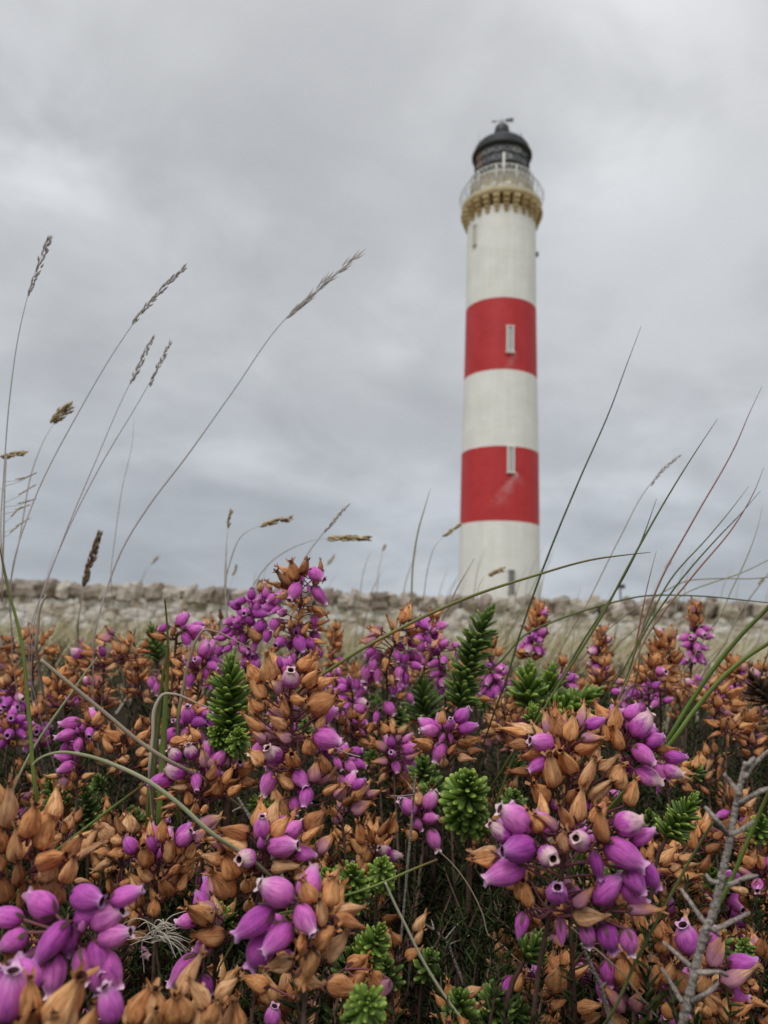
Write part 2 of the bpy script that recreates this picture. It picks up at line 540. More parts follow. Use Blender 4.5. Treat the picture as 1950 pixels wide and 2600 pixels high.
# ------------------------------------------------------------------ LIGHTHOUSE
def build_lighthouse():
    DIST = 72.0
    q = ray(1267, 1480)
    k = DIST / q.y
    ax, ay = q.x * k, DIST
    z0 = ground_z(ax, ay) - .1
    def half(px, z, r=3.5):
        p = Vector((ax, ay, z))
        return px / F_PX * (p - EYE).dot(FWD)
    def zfor(v, R, side=0.0):
        lo, hi = -5, 90
        for _ in range(50):
            mid = (lo + hi) / 2
            if proj(Vector((ax + side * R, ay - R * (1 - abs(side)), mid)))[1] > v:
                lo = mid
            else:
                hi = mid
        return lo
    # heights from the photograph's own courses
    Rb = half(103, 6)
    zr = {}
    for nme, v in (('b2b', 1322), ('b2t', 1131), ('b1b', 935), ('b1t', 750), ('corb', 527)):
        zr[nme] = zfor(v, Rb)
    zr['slab0'] = zfor(483, half(102, zr['corb'] + 1.5))
    zr['slab1'] = zfor(470, half(102, zr['corb'] + 1.5))
    def rad(z):
        pts = [(z0, half(105.5, z0)), (zr['b2b'], half(100, zr['b2b'])), (zr['b2t'], half(97.0, zr['b2t'])), (zr['b1b'], half(92, zr['b1b'])),
               (zr['b1t'], half(88.5, zr['b1t'])), (zr['slab0'], half(85.5, zr['slab0']))]
        return float(np.interp(z, [a for a, b in pts], [b for a, b in pts]))
    T = thing('lighthouse', 'tall white lighthouse with two red bands and black lantern, behind the stone wall', 'lighthouse', (ax, ay, z0))

    def wall_paint(name, c0, c1, faded=False):
        mt, t, bs = new_mat(name)
        uv = N(t, 'ShaderNodeUVMap')
        mp = N(t, 'ShaderNodeMapping')
        L(t, uv.outputs[0], mp.inputs[0])
        br = N(t, 'ShaderNodeTexBrick', i_Scale=1.0, i_Mortar_Size=0.012)
        br.inputs['Brick Width'].default_value = 0.95
        br.inputs['Row Height'].default_value = 0.34
        br.inputs['Color1'].default_value = (1, 1, 1, 1)
        br.inputs['Color2'].default_value = (.86, .86, .86, 1)
        br.inputs['Mortar'].default_value = (.55, .55, .55, 1)
        L(t, mp.outputs[0], br.inputs['Vector'])
        tc = N(t, 'ShaderNodeTexCoord')
        n1 = N(t, 'ShaderNodeTexNoise', i_Scale=.55, i_Detail=6.0, i_Roughness=.65)
        L(t, tc.outputs['Object'], n1.inputs['Vector'])
        mp2 = N(t, 'ShaderNodeMapping')
        mp2.inputs['Scale'].default_value = (2.2, 2.2, .12)
        L(t, tc.outputs['Object'], mp2.inputs[0])
        n2 = N(t, 'ShaderNodeTexNoise', i_Scale=1.0, i_Detail=5.0, i_Roughness=.6)
        L(t, mp2.outputs[0], n2.inputs['Vector'])
        c = ramp(t, [(.35, c0), (.62, c1)], n1.outputs[0]).outputs[0]
        c = mixc(t, .30, c, br.outputs[0], 'MULTIPLY')
        st = ramp(t, [(.35, (.94, .94, .925)), (.6, (1.02, 1.02, 1.02))], n2.outputs[0])
        c = mixc(t, .8, c, st.outputs[0], 'MULTIPLY')
        if faded:     # chalky paint washed down beside the window sills
            sp = N(t, 'ShaderNodeSeparateXYZ')
            L(t, tc.outputs['Object'], sp.inputs[0])
            tot = None
            for (wx, wz, ln_, lean, amt) in faded:
                dz = math_n(t, 'SUBTRACT', wz, sp.outputs[2])
                dx = math_n(t, 'SUBTRACT', math_n(t, 'SUBTRACT', sp.outputs[0], wx), math_n(t, 'MULTIPLY', dz, lean))
                wdt = math_n(t, 'ADD', .25, math_n(t, 'MULTIPLY', math_n(t, 'MAXIMUM', dz, 0.0), .34))
                a = math_n(t, 'SUBTRACT', 1.0, math_n(t, 'DIVIDE', math_n(t, 'ABSOLUTE', dx), wdt), clamp=True)
                b = math_n(t, 'MULTIPLY', math_n(t, 'GREATER_THAN', dz, 0.0), math_n(t, 'SUBTRACT', 1.0, math_n(t, 'DIVIDE', dz, ln_), clamp=True))
                f = math_n(t, 'MULTIPLY', math_n(t, 'MULTIPLY', a, b), amt)
                tot = f if tot is None else math_n(t, 'ADD', tot, f)
            n3 = N(t, 'ShaderNodeTexNoise', i_Scale=2.6, i_Detail=6.0, i_Roughness=.7)
            L(t, tc.outputs['Object'], n3.inputs['Vector'])
            tot = math_n(t, 'MULTIPLY', tot, ramp(t, [(.38, (.1, .1, .1)), (.6, (1, 1, 1))], n3.outputs[0]).outputs[0], clamp=True)
            c = mixc(t, tot, c, (.62, .40, .42))
        L(t, c, bs.inputs['Base Color'])
        bs.inputs['Roughness'].default_value = .55
        bs.inputs['Specular IOR Level'].default_value = .3
        bump(t, bs, br.outputs['Fac'], -.4, .02)
        return mt
    wm = wall_paint('white_masonry_paint', (.75, .755, .735), (.82, .82, .805))
    # windows (a = angle off the line to the camera, bottom and top heights)
    def win_z(vt, vb):
        return zfor(vb, rad(zfor(vb, Rb))), zfor(vt, rad(zfor(vt, Rb)))
    wins = [(.25, *win_z(830, 894), 'w'), (.27, *win_z(1135, 1199), 'w'), (.29, *win_z(1449, 1505), 'g'), (-.83, *win_z(555, 605), 's')]
    fx = [(rad(w[1]) * sin(w[0]), w[1] - z0) for w in wins]
    rm = wall_paint('red_masonry_paint', (.46, .030, .036), (.53, .040, .046),
                    [(fx[0][0], fx[0][1], 2.2, -.45, .55), (fx[1][0], fx[1][1], 3.4, -.55, .9), (fx[1][0], fx[1][1], 1.2, .5, .7)])
    def band(name, za, zb, mt, dr=0.0):
        mb = MB()
        zs = np.linspace(za, zb, max(2, int((zb - za) / .8)))
        lathe(mb, [(rad(z) + dr, z - z0) for z in zs], 96)
        o = obj(name, mb.mesh(name, mt), T)
        return o
    band('white_band', z0, zr['b2b'], wm)
    band('red_band', zr['b2b'], zr['b2t'], rm)
    band('white_band', zr['b2t'], zr['b1b'], wm)
    band('red_band', zr['b1b'], zr['b1t'], rm)
    band('white_band', zr['b1t'], zr['slab0'], wm)
    # windows
    glass = mat_var('window_glass', [(.16, .18, .20), (.24, .26, .28)], 2, .15, 0, 0, .5)
    wframe = mat_var('white_window_paint', [(.74, .74, .72), (.82, .82, .80)], 3, .5, 0)
    gframe = mat_var('grey_window_stone', [(.22, .22, .21), (.30, .30, .29)], 3, .6, 0)
    sframe = mat_var('pale_grey_stone', [(.52, .52, .49), (.62, .62, .58)], 3, .7, 0)  # grey near the tower's white, for the faint upper left slit
    los = atan2(-ay, -ax)       # direction from the tower to the camera
    for a, zb, zt, kd in wins:
        ang = los + a
        R = rad((zb + zt) / 2)
        o_ = Vector((cos(ang), sin(ang), 0))
        s_ = Vector((-sin(ang), cos(ang), 0))
        rot = Matrix((s_, o_, Vector((0, 0, 1)))).transposed()
        w = half({'w': 8.8, 'g': 7, 's': 5.5}[kd], zb)
        h = zt - zb
        mid = Vector((0, 0, (zb + zt) / 2 - z0))
        fr = MB()
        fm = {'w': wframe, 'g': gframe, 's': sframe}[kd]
        tk = w * .42
        for sg in (-1, 1):
            box(fr, mid + o_ * (R + .02) + s_ * sg * (w - tk / 2), (tk, .30, h), rot)
        box(fr, mid + o_ * (R + .022) + Vector((0, 0, h / 2 + tk * .4)), (w * 2 + .1, .32, tk * .8), rot)
        box(fr, mid + o_ * (R + .05) - Vector((0, 0, h / 2 + tk * .3)), (w * 2 + .2, .40, tk * .6), rot)
        f_ = obj('window', fr.mesh('window', fm, False), T)
        pn = MB()
        box(pn, mid + o_ * (R + .02), (w * 2 - tk * 2, .12, h), rot)
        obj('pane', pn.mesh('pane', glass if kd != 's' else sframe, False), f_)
        gb = MB()
        box(gb, mid + o_ * (R + .085) - Vector((0, 0, h * .02)), (w * .28, .03, h * .95), rot)
        obj('glazing_bar', gb.mesh('glazing_bar', fm, False), f_)
    # small black light fitting on the right flank
    ft = MB()
    ang = los + 1.45
    o_ = Vector((cos(ang), sin(ang), 0))
    box(ft, o_ * (rad(zr['corb'] - 1) + .15) + Vector((0, 0, zfor(625, rad(zr['corb'] - 1), 0) - z0 + .6)), (.2, .2, .45))
    dark = mat_var('black_paint', [(.018, .020, .023), (.035, .038, .042)], 3, .45, 0, 0, .5)
    obj('flank_lamp', ft.mesh('flank_lamp', dark, False), T)
    # gallery: corbels, slab, drum, parapet lattice
    ochre = mat_var('ochre_stone_paint', [(.30, .20, .09), (.44, .33, .17), (.55, .45, .27)], 1.6, .7, .4, .02, .2, .5)
    cream = mat_var('cream_paint', [(.66, .60, .48), (.74, .68, .56), (.80, .75, .64)], 1.3, .6, .2, .01)
    zs0, zs1 = zr['slab0'] - z0, zr['slab1'] - z0
    Rs = half(99, zr['slab0'])
    Rt = rad(zr['slab0'])
    zc = zr['corb'] - z0
    hgt = zs0 - zc
    # inclined soffit wall behind the corbels and the cornice ring
    mb = MB()
    cream0 = mat_var('cornice_paint', [(.44, .36, .22), (.56, .48, .32), (.66, .58, .42)], 1.6, .7, .3, .02, .2, .2)
    lathe(mb, [(Rs - .30, zs0 - .02), (Rs - .10, zs0 - .02), (Rs - .08, zs0), (Rs, zs0 + .02), (Rs + .06, zs1 - .15), (Rs + .06, zs1), (Rt, zs1 + .02)], 96)
    obj('gallery_cornice', mb.mesh('gallery_cornice', cream0), T)
    mb = MB()
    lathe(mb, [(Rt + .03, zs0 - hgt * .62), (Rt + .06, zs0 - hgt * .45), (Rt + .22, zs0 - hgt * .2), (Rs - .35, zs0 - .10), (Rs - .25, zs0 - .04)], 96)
    obj('soffit', mb.mesh('soffit', mat_var('dark_brown_soffit', [(.07, .045, .02), (.13, .085, .04), (.19, .13, .065)], 1.6, .8, .4, .02, .2, .2)), T)  # dark brown ring on the upper wall behind the corbels
    cb = MB()
    dp = Rs - Rt
    steps = [(.0, .30, .95, .62), (.30, .55, .70, .54), (.55, .78, .42, .46), (.78, 1.0, .20, .34)]
    for (a, b, d, w) in steps:
        y0 = -.15
        box(cb, ((dp * d + y0) / 2, 0, -(a + b) / 2 * hgt), (dp * d - y0, w, (b - a) * hgt * .98))
        # rounded nose
        n_ = 8
        V, Fc = [], []
        for sgn in (-1, 1):
            for k_ in range(n_ + 1):
                th = -pi / 2 + pi * k_ / n_
                rr = (b - a) * hgt * .46
                V.append((dp * d + cos(th) * rr * .8, sgn * w / 2 * .96, -(a + b) / 2 * hgt + sin(th) * rr))
        for k_ in range(n_):
            Fc.append((k_, k_ + 1, n_ + 2 + k_, n_ + 1 + k_))
        Fc.append(tuple(range(n_ + 1)))
        Fc.append(tuple(range(n_ + 1, 2 * n_ + 2))[::-1])
        cb.add(V, Fc)
    cme = cb.mesh('corbel', ochre, False)
    NC = 24
    for k_ in range(NC):
        a = los + 2 * pi * (k_ + .5) / NC
        o = obj('corbel', cme, T, (Rt * cos(a), Rt * sin(a), zs0 - .11))
        o.rotation_euler = (0, 0, a)
    # drum
    Rd = half(73, zr['slab1'] + 2)
    zd1 = zfor(430, Rd) - z0
    mb = MB()
    lathe(mb, [(Rd + .25, zs1 + .02), (Rd + .25, zs1 + .35), (Rd, zs1 + .45), (Rd, zd1 - .3), (Rd + .12, zd1 - .25), (Rd + .12, zd1), (.2, zd1 + .01)], 72)
    obj('drum', mb.mesh('drum', cream), T)
    # white discs on the drum: light of its openings put into the colour
    wp = mat_var('white_paint', [(.74, .74, .72), (.82, .82, .80)], 2, .5, 0)
    for k_ in range(14):
        a = los + 2 * pi * (k_ + .5) / 14
        mb = MB()
        lathe(mb, [(.02, .06), (.26, .05), (.30, 0), (.30, -.1)], 14)
        o = obj('drum_bright_opening', mb.mesh('drum_bright_opening', wp), T, (cos(a) * (Rd + .06), sin(a) * (Rd + .06), zs1 + (zd1 - zs1) * .38))
        o.rotation_euler = (0, pi / 2, a)
    # lattice balustrade round the drum's upper half: white bars crossing
    mb = MB()
    Rl = Rd + .28
    zl0, zl1 = zs1 + (zd1 - zs1) * .60, zd1 + .45
    nl = 40
    for k_ in range(nl):
        a0, a1 = 2 * pi * k_ / nl, 2 * pi * (k_ + 1) / nl
        for (aa, bb) in ((a0, a1), (a1, a0)):
            tube(mb, [Vector((Rl * cos(aa), Rl * sin(aa), zl0)), Vector((Rl * cos((aa + bb) / 2), Rl * sin((aa + bb) / 2), (zl0 + zl1) / 2)), Vector((Rl * cos(bb), Rl * sin(bb), zl1))], [.03] * 3, 4, cap=False)
        if k_ % 4 == 0:
            tube(mb, [Vector((Rl * cos(a0), Rl * sin(a0), zl0 - .8)), Vector((Rl * cos(a0), Rl * sin(a0), zl1 + .05))], [.07, .07], 6)
    for zz, rr in ((zl0, .06), (zl1, .07), ((zl0 + zl1) / 2, .045)):
        ring = [Vector((Rl * cos(2 * pi * k_ / 72), Rl * sin(2 * pi * k_ / 72), zz)) for k_ in range(73)]
        tube(mb, ring, [rr] * 73, 5, cap=False)
    obj('lattice_balustrade', mb.mesh('lattice_balustrade', wp), T)
    # bulging wire rail on the gallery edge
    iron = mat_var('grey_rail_paint', [(.24, .25, .26), (.34, .35, .36)], 2, .5, 0)
    mb = MB()
    zt1 = zd1 - .1
    hh = zt1 - zs1
    def bulge(t_):
        return Rs - .05 + .34 * sin(pi * min(1, t_ * 1.05)) - (.0 if t_ < .55 else (t_ - .55) * .9)
    for k_ in range(56):
        a = 2 * pi * k_ / 56
        pts = [Vector((bulge(t_) * cos(a), bulge(t_) * sin(a), zs1 + hh * t_)) for t_ in np.linspace(0, .92, 8)]
        tube(mb, pts, [.013] * 8, 4, cap=False)
    for t_ in (.05, .35, .62, .92):
        ring = [Vector((bulge(t_) * cos(2 * pi * k_ / 72), bulge(t_) * sin(2 * pi * k_ / 72), zs1 + hh * t_)) for k_ in range(73)]
        tube(mb, ring, [.016 if t_ < .9 else .03] * 73, 4, cap=False)
    obj('gallery_railing', mb.mesh('gallery_railing', iron), T)
    # lantern
    Rn = half(68, zr['slab1'] + 4)
    zn0 = zd1
    zn1 = zfor(405, Rn) - z0     # top of the dark lower wall
    zn2 = zfor(362, Rn) - z0     # top of the glazing
    zn3 = zfor(350, Rn) - z0
    mb = MB()
    lathe(mb, [(Rn, zn0), (Rn, zn1 - .15), (Rn + .08, zn1 - .12), (Rn + .08, zn1), (Rn - .1, zn1)], 48)
    obj('lantern_base', mb.mesh('lantern_base', dark), T)
    lg = mat_var('lantern_glass', [(.15, .16, .17), (.24, .25, .265), (.36, .37, .38)], .9, .12, 0, 0, .6, .7)
    tan_ = mat_var('tan_blind', [(.42, .28, .20), (.50, .36, .26)], 2, .5, 0)
    npn = 16
    for k_ in range(npn):
        a0, a1 = los + 2 * pi * k_ / npn, los + 2 * pi * (k_ + 1) / npn
        for lv in range(2):
            za, zb = zn1 + (zn2 - zn1) * lv / 2, zn1 + (zn2 - zn1) * (lv + 1) / 2
            mb = MB()
            r_, ri = Rn - .03, Rn - .07
            V = []
            for rr in (r_, ri):
                for (aa, zz) in ((a0, za), (a1, za), (a1, zb), (a0, zb)):
                    V.append((rr * cos(aa), rr * sin(aa), zz))
            mb.add(V, [(0, 1, 2, 3), (7, 6, 5, 4), (0, 4, 5, 1), (1, 5, 6, 2), (2, 6, 7, 3), (3, 7, 4, 0)])
            am = (a0 + a1) / 2 - los
            am = (am + pi) % (2 * pi) - pi
            istan = -1.45 < am < -.95
            o = obj('lantern_pane', mb.mesh('lantern_pane', tan_ if istan else lg, False), T)
            if istan:
                o['label'] = 'tan blind behind lantern glass'
    mb = MB()
    for k_ in range(npn):
        a0, a1 = los + 2 * pi * k_ / npn, los + 2 * pi * (k_ + 1) / npn
        tube(mb, [Vector((Rn * cos(a0), Rn * sin(a0), zn1)), Vector((Rn * cos(a0), Rn * sin(a0), zn2))], [.05, .05], 4)
        for lv in range(2):
            za, zb = zn1 + (zn2 - zn1) * lv / 2, zn1 + (zn2 - zn1) * (lv + 1) / 2
            tube(mb, [Vector((Rn * cos(a0), Rn * sin(a0), za)), Vector((Rn * cos(a1), Rn * sin(a1), zb))], [.03, .03], 4)
            tube(mb, [Vector((Rn * cos(a1), Rn * sin(a1), za)), Vector((Rn * cos(a0), Rn * sin(a0), zb))], [.03, .03], 4)
    for zz in (zn1 + .05, (zn1 + zn2) / 2, zn2 - .05):
        ring = [Vector(((Rn + .01) * cos(2 * pi * k_ / 48), (Rn + .01) * sin(2 * pi * k_ / 48), zz)) for k_ in range(49)]
        tube(mb, ring, [.06] * 49, 4, cap=False)
    obj('astragal', mb.mesh('astragal', mat_var('dark_bars', [(.03, .032, .035), (.06, .062, .065)], 2, .5, 0)), T)
    mb = MB()
    domeR = Rn + .22
    zdt = zfor(341, 1.0) - z0
    prof = [(Rn - .1, zn2 - .02), (domeR, zn2), (domeR + .1, zn2 + .1), (domeR + .1, zn2 + .3), (domeR - .1, zn2 + .4)]
    hd = zdt - (zn2 + .5)
    for k_ in range(1, 11):
        th = pi / 2 * k_ / 10
        prof.append(((domeR - .1) * cos(th) ** 1.05 + .45 * (k_ / 10), zn2 + .5 + hd * sin(th) ** 1.15))
    lathe(mb, prof, 64)
    obj('dome', mb.mesh('dome', mat_var('dome_lead', [(.016, .018, .020), (.034, .036, .040)], 1.5, .55, .3, .02)), T)
    mb = MB()
    zb_ = zdt - .1
    zt_ = zfor(305, .5) - z0
    hb = zt_ - zb_
    lathe(mb, [(.90, zb_), (.66, zb_ + hb * .15), (.68, zb_ + hb * .30), (.80, zb_ + hb * .50), (.68, zb_ + hb * .78), (.34, zb_ + hb * .95), (.06, zb_ + hb)], 24)
    obj('ventilator_ball', mb.mesh('ventilator_ball', dark), T)
    mb = MB()
    zv = zt_ + .30
    tube(mb, [Vector((0, 0, zt_ - .1)), Vector((0, 0, zv + .25))], [.05, .03], 6)
    tube(mb, [Vector((-.8, .16, zv)), Vector((.8, -.16, zv))], [.035, .035], 5)
    tube(mb, [Vector((-1.1, .22, zv)), Vector((-.72, .14, zv))], [.02, .17], 6, flat=.3, facing=Vector((0, 1, 0)))
    V = [(.35, -.10, zv - .18), (1.15, -.26, zv - .26), (1.15, -.26, zv + .20), (.35, -.10, zv + .16), (.35, -.05, zv - .18), (1.15, -.21, zv - .26), (1.15, -.21, zv + .20), (.35, -.05, zv + .16)]
    mb.add(V, [(0, 1, 2, 3), (7, 6, 5, 4), (0, 4, 5, 1), (1, 5, 6, 2), (2, 6, 7, 3), (3, 7, 4, 0)])
    obj('weather_vane', mb.mesh('weather_vane', dark, False), T)
    mb = MB()
    z_a, z_b = zn3 - .4, zfor(296, domeR) - z0
    xa = -(domeR - .55)
    tube(mb, [Vector((xa, -.3, z_a)), Vector((xa, -.3, z_b))], [.035, .02], 5)
    tube(mb, [Vector((xa, -.3, z_a + (z_b - z_a) * .62)), Vector((xa + 1.1, -.2, z_a + (z_b - z_a) * .42))], [.02, .02], 5)
    obj('lightning_rod', mb.mesh('lightning_rod', iron), T)
    mb = MB()
    lathe(mb, [(.11, zn0 - .8), (.11, zn1 + .35), (.02, zn1 + .42)], 10)
    a = los + .06
    obj('white_post', mb.mesh('white_post', wp), T, (cos(a) * (Rd + .4), sin(a) * (Rd + .4), 0))
    # bird spikes and handrail stubs on the dome
    mb = MB()
    rr_ = random.Random(4)
    for k_ in range(26):
        a = rr_.uniform(0, 2 * pi)
        th = rr_.uniform(.75, 1.3)
        b0 = Vector(((domeR - .1) * cos(th) * cos(a) + .3 * cos(a), (domeR - .1) * cos(th) * sin(a) + .3 * sin(a), zn2 + .5 + hd * sin(th)))
        tube(mb, [b0, b0 + Vector((rr_.uniform(-.1, .1), 0, rr_.uniform(.25, .5)))], [.03, .015], 4)
    obj('dome_spikes', mb.mesh('dome_spikes', dark), T)
build_lighthouse()

# ------------------------------------------------------------------ STONE WALL
def stone_mesh(seed, mat, boxy=.55, nu=9, nv=6):
    r = random.Random(seed)
    ph = [r.uniform(0, 6) for _ in range(6)]
    V, F = [(0, 0, -.5)], []
    for j in range(1, nv):
        th = pi * j / nv
        for i in range(nu):
            a = 2 * pi * i / nu
            x, y, z = sin(th) * cos(a), sin(th) * sin(a), -cos(th)
            mxx = max(abs(x), abs(y), abs(z))
            k = (1 - boxy) + boxy / mxx
            dd = 1 + .12 * sin(3 * a + ph[0]) * sin(th) + .12 * sin(2 * th + ph[1] + a) + .08 * sin(2 * a + ph[2]) + r.uniform(-.11, .11)
            V.append((x * k * .5 * dd, y * k * .5 * dd, z * k * .5 * dd))
    V.append((0, 0, .5))
    for i in range(nu):
        F.append((0, 1 + (i + 1) % nu, 1 + i))
        F.append((len(V) - 1, len(V) - 1 - nu + i, len(V) - 1 - nu + (i + 1) % nu))
    for j in range(nv - 2):
        for i in range(nu):
            a, b = 1 + j * nu + i, 1 + j * nu + (i + 1) % nu
            F.append((a, b, b + nu, a + nu))
    return V, F

def mat_stone(name, cols, white=0.0):
    mt, t, bs = new_mat(name)
    g = N(t, 'ShaderNodeNewGeometry')
    oi = N(t, 'ShaderNodeObjectInfo')
    at = N(t, 'ShaderNodeAttribute', attribute_name='rnd')
    r = math_n(t, 'FRACT', math_n(t, 'ADD', oi.outputs['Random'], math_n(t, 'MULTIPLY', at.outputs['Fac'], 7.3)))
    n1 = N(t, 'ShaderNodeTexNoise', i_Scale=9.0, i_Detail=6.0, i_Roughness=.65)
    L(t, g.outputs['Position'], n1.inputs['Vector'])
    mq = N(t, 'ShaderNodeMapping')
    mq.inputs['Scale'].default_value = (1.0, 1.0, 1.9)
    L(t, g.outputs['Position'], mq.inputs[0])
    n2 = N(t, 'ShaderNodeTexNoise', i_Scale=2.6, i_Detail=6.0, i_Roughness=.72)
    L(t, mq.outputs[0], n2.inputs['Vector'])
    f = math_n(t, 'ADD', math_n(t, 'MULTIPLY', n1.outputs[0], .65), math_n(t, 'MULTIPLY', r, .35))
    k = len(cols) - 1
    c = ramp(t, [(.28 + .42 * i / k, cc) for i, cc in enumerate(cols)], f).outputs[0]
    if white:
        w = ramp(t, [(.45, (0, 0, 0)), (.55, (1, 1, 1))], n2.outputs[0]).outputs[0]
        c = mixc(t, math_n(t, 'MULTIPLY', w, white), c, (.74, .73, .71))
    n3 = N(t, 'ShaderNodeTexNoise', i_Scale=5.0, i_Detail=4.0, i_Roughness=.6)
    mp = N(t, 'ShaderNodeMapping')
    mp.inputs['Location'].default_value = (7, 3, 5)
    L(t, g.outputs['Position'], mp.inputs[0])
    L(t, mp.outputs[0], n3.inputs['Vector'])
    lic = ramp(t, [(.60, (0, 0, 0)), (.68, (1, 1, 1))], n3.outputs[0]).outputs[0]
    c = mixc(t, math_n(t, 'MULTIPLY', lic, .45), c, (.42, .36, .16))
    L(t, c, bs.inputs['Base Color'])
    bs.inputs['Roughness'].default_value = .9
    bs.inputs['Specular IOR Level'].default_value = .2
    bump(t, bs, n1.outputs[0], .9, .03)
    return mt

def build_wall():
    r = random.Random(11)
    Y = 15.0
    zt = zp = None
    q = P(975, 1499 - 25, 1).y
    def ztop(u, v):
        d = ray(u, v)
        k = Y / d.y
        return (EYE + d * k)
    z_m = ztop(1000, 1500).z
    z_l = ztop(60, 1470).z
    z_r = ztop(1880, 1524).z
    xl, xm, xr = ztop(60, 1470).x, ztop(1000, 1500).x, ztop(1880, 1524).x
    def top(x):
        return float(np.interp(x, [xl, xm, xr], [z_l, z_m, z_r]))
    T = thing('stone_wall', 'long lichened rubble stone wall with upright cope stones, crossing behind the heather', 'wall', (0, Y, ground_z(0, Y)))
    gz = ground_z(0, Y)
    CH = .36
    cope = mat_stone('cope_stone', [(.15, .12, .10), (.30, .25, .21), (.42, .365, .315), (.55, .50, .44)])
    face = mat_stone('face_stone', [(.14, .105, .07), (.36, .29, .21), (.54, .48, .40), (.70, .67, .63)], .8)
    X0, X1 = -13.0, 13.0
    mb = MB()
    core_t = top(0) - CH - .02
    V = []
    nx = 40
    Fc = []
    for i in range(nx + 1):
        x = X0 + (X1 - X0) * i / nx
        for (yy, zz) in ((-.20, -.4), (-.20, top(x) - CH - .03 - gz), (.30, top(x) - CH - .03 - gz), (.30, -.4)):
            V.append((x, yy, zz))
    for i in range(nx):
        for k in range(3):
            a = i * 4 + k
            Fc.append((a, a + 4, a + 5, a + 1))
    Fc.append((0, 1, 2, 3))
    Fc.append(tuple(nx * 4 + k for k in (3, 2, 1, 0)))
    mb.add(V, Fc)
    obj('mortar_core', mb.mesh('mortar_core', mat_stone('lime_mortar', [(.16, .14, .10), (.30, .28, .22), (.44, .42, .36)], .6), False), T)
    cms = []
    for i in range(14):
        V, Fc = stone_mesh(100 + i, cope, .62 + .3 * (i % 5) / 5, 8, 6)
        b = MB()
        b.add(V, Fc)
        cms.append(b.mesh('cope_stone', cope, False))
    x = X0
    while x < X1:
        w = r.uniform(.11, .36)
        h = CH - .05 + r.uniform(-.045, .035)
        o = obj('cope_stone', r.choice(cms), T, (x + w / 2, r.uniform(-.05, .03), top(x) - CH / 2 - gz + (h - CH) / 2 - .01))
        o.scale = (w * 1.16, .58, h * 1.10)
        o.rotation_euler = (r.uniform(-.1, .1), r.uniform(-.32, .32) if r.random() < .8 else r.uniform(-.6, .6), r.uniform(-.2, .2))
        if r.random() < .10:
            s_ = r.uniform(.10, .17)
            o2 = obj('cope_stone', r.choice(cms), T, (x + w * r.uniform(0, 1), r.uniform(-.1, .05), top(x) - gz - .05 + r.uniform(-.03, .03)))
            o2.scale = (s_ * r.uniform(1, 1.5), s_ * 1.5, s_)
            o2.rotation_euler = (r.uniform(-.3, .3), r.uniform(-.5, .5), r.uniform(-.4, .4))
        x += w
    fms = []
    for i in range(8):
        V, Fc = stone_mesh(200 + i, face, .62)
        b = MB()
        b.add(V, Fc)
        fms.append((b.mesh('stone', face, False), V, Fc))
    items = []
    zc = -CH - .06
    for row in range(9):
        x = X0 + r.uniform(0, .2)
        rh = r.uniform(.10, .16)
        zc -= rh * .5 if row else 0
        while x < X1:
            w = r.uniform(.10, .42)
            z = top(x) - gz + zc + r.uniform(-.05, .05)
            if z > -.1:
                px = proj(Vector((x, Y, z + gz)))
                items.append(((row, -60 < px[0] < 2010), x + w / 2, z, w, rh * r.uniform(.75, 1.25), r.randrange(8)))
            x += w
        zc -= rh * .5
    items.sort(key=lambda q: (not q[0][1], q[0][0]))
    rest = MB()
    for i, (kk, x, z, w, h, vi) in enumerate(items):
        rot = (r.uniform(-.1, .1), r.uniform(-.2, .2), r.uniform(-.1, .1))
        if i < 290:
            o = obj('stone', fms[vi][0], T, (x, -.190 + r.uniform(-.012, .012), z))
            o.scale = (w * 1.10, .075, h * 1.12)
            o.rotation_euler = rot
        else:
            V = np.array(fms[vi][1]) * np.array([w * 1.10, .075, h * 1.12]) + np.array([x, -.190 + r.uniform(-.012, .012), z])
            rest.add(V, fms[vi][2], None, 0, r.random())
    if rest.n:
        obj('lower_stones', rest.mesh('lower_stones', face), T, None, kind='stuff')
    # sign post beyond the wall
    p = P(1575, 1500, 40)
    t = thing('marker_post', 'small dark marker post showing above the wall, right of the lighthouse', 'post', (p.x, p.y, ground_z(p.x, p.y)))
    zt_ = P(1575, 1483, 40).z - ground_z(p.x, p.y)
    mb = MB()
    tube(mb, [Vector((0, 0, 0)), Vector((0, 0, zt_ - .05))], [.05, .045], 8)
    dk = mat_var('dark_post_paint', [(.05, .05, .06), (.09, .09, .10)], 8, .6, 0)
    obj('post', mb.mesh('post', dk), t)
    mb = MB()
    box(mb, (.06, -.06, zt_ - .12), (.34, .03, .22))
    obj('sign_plate', mb.mesh('sign_plate', dk, False), t)
build_wall()

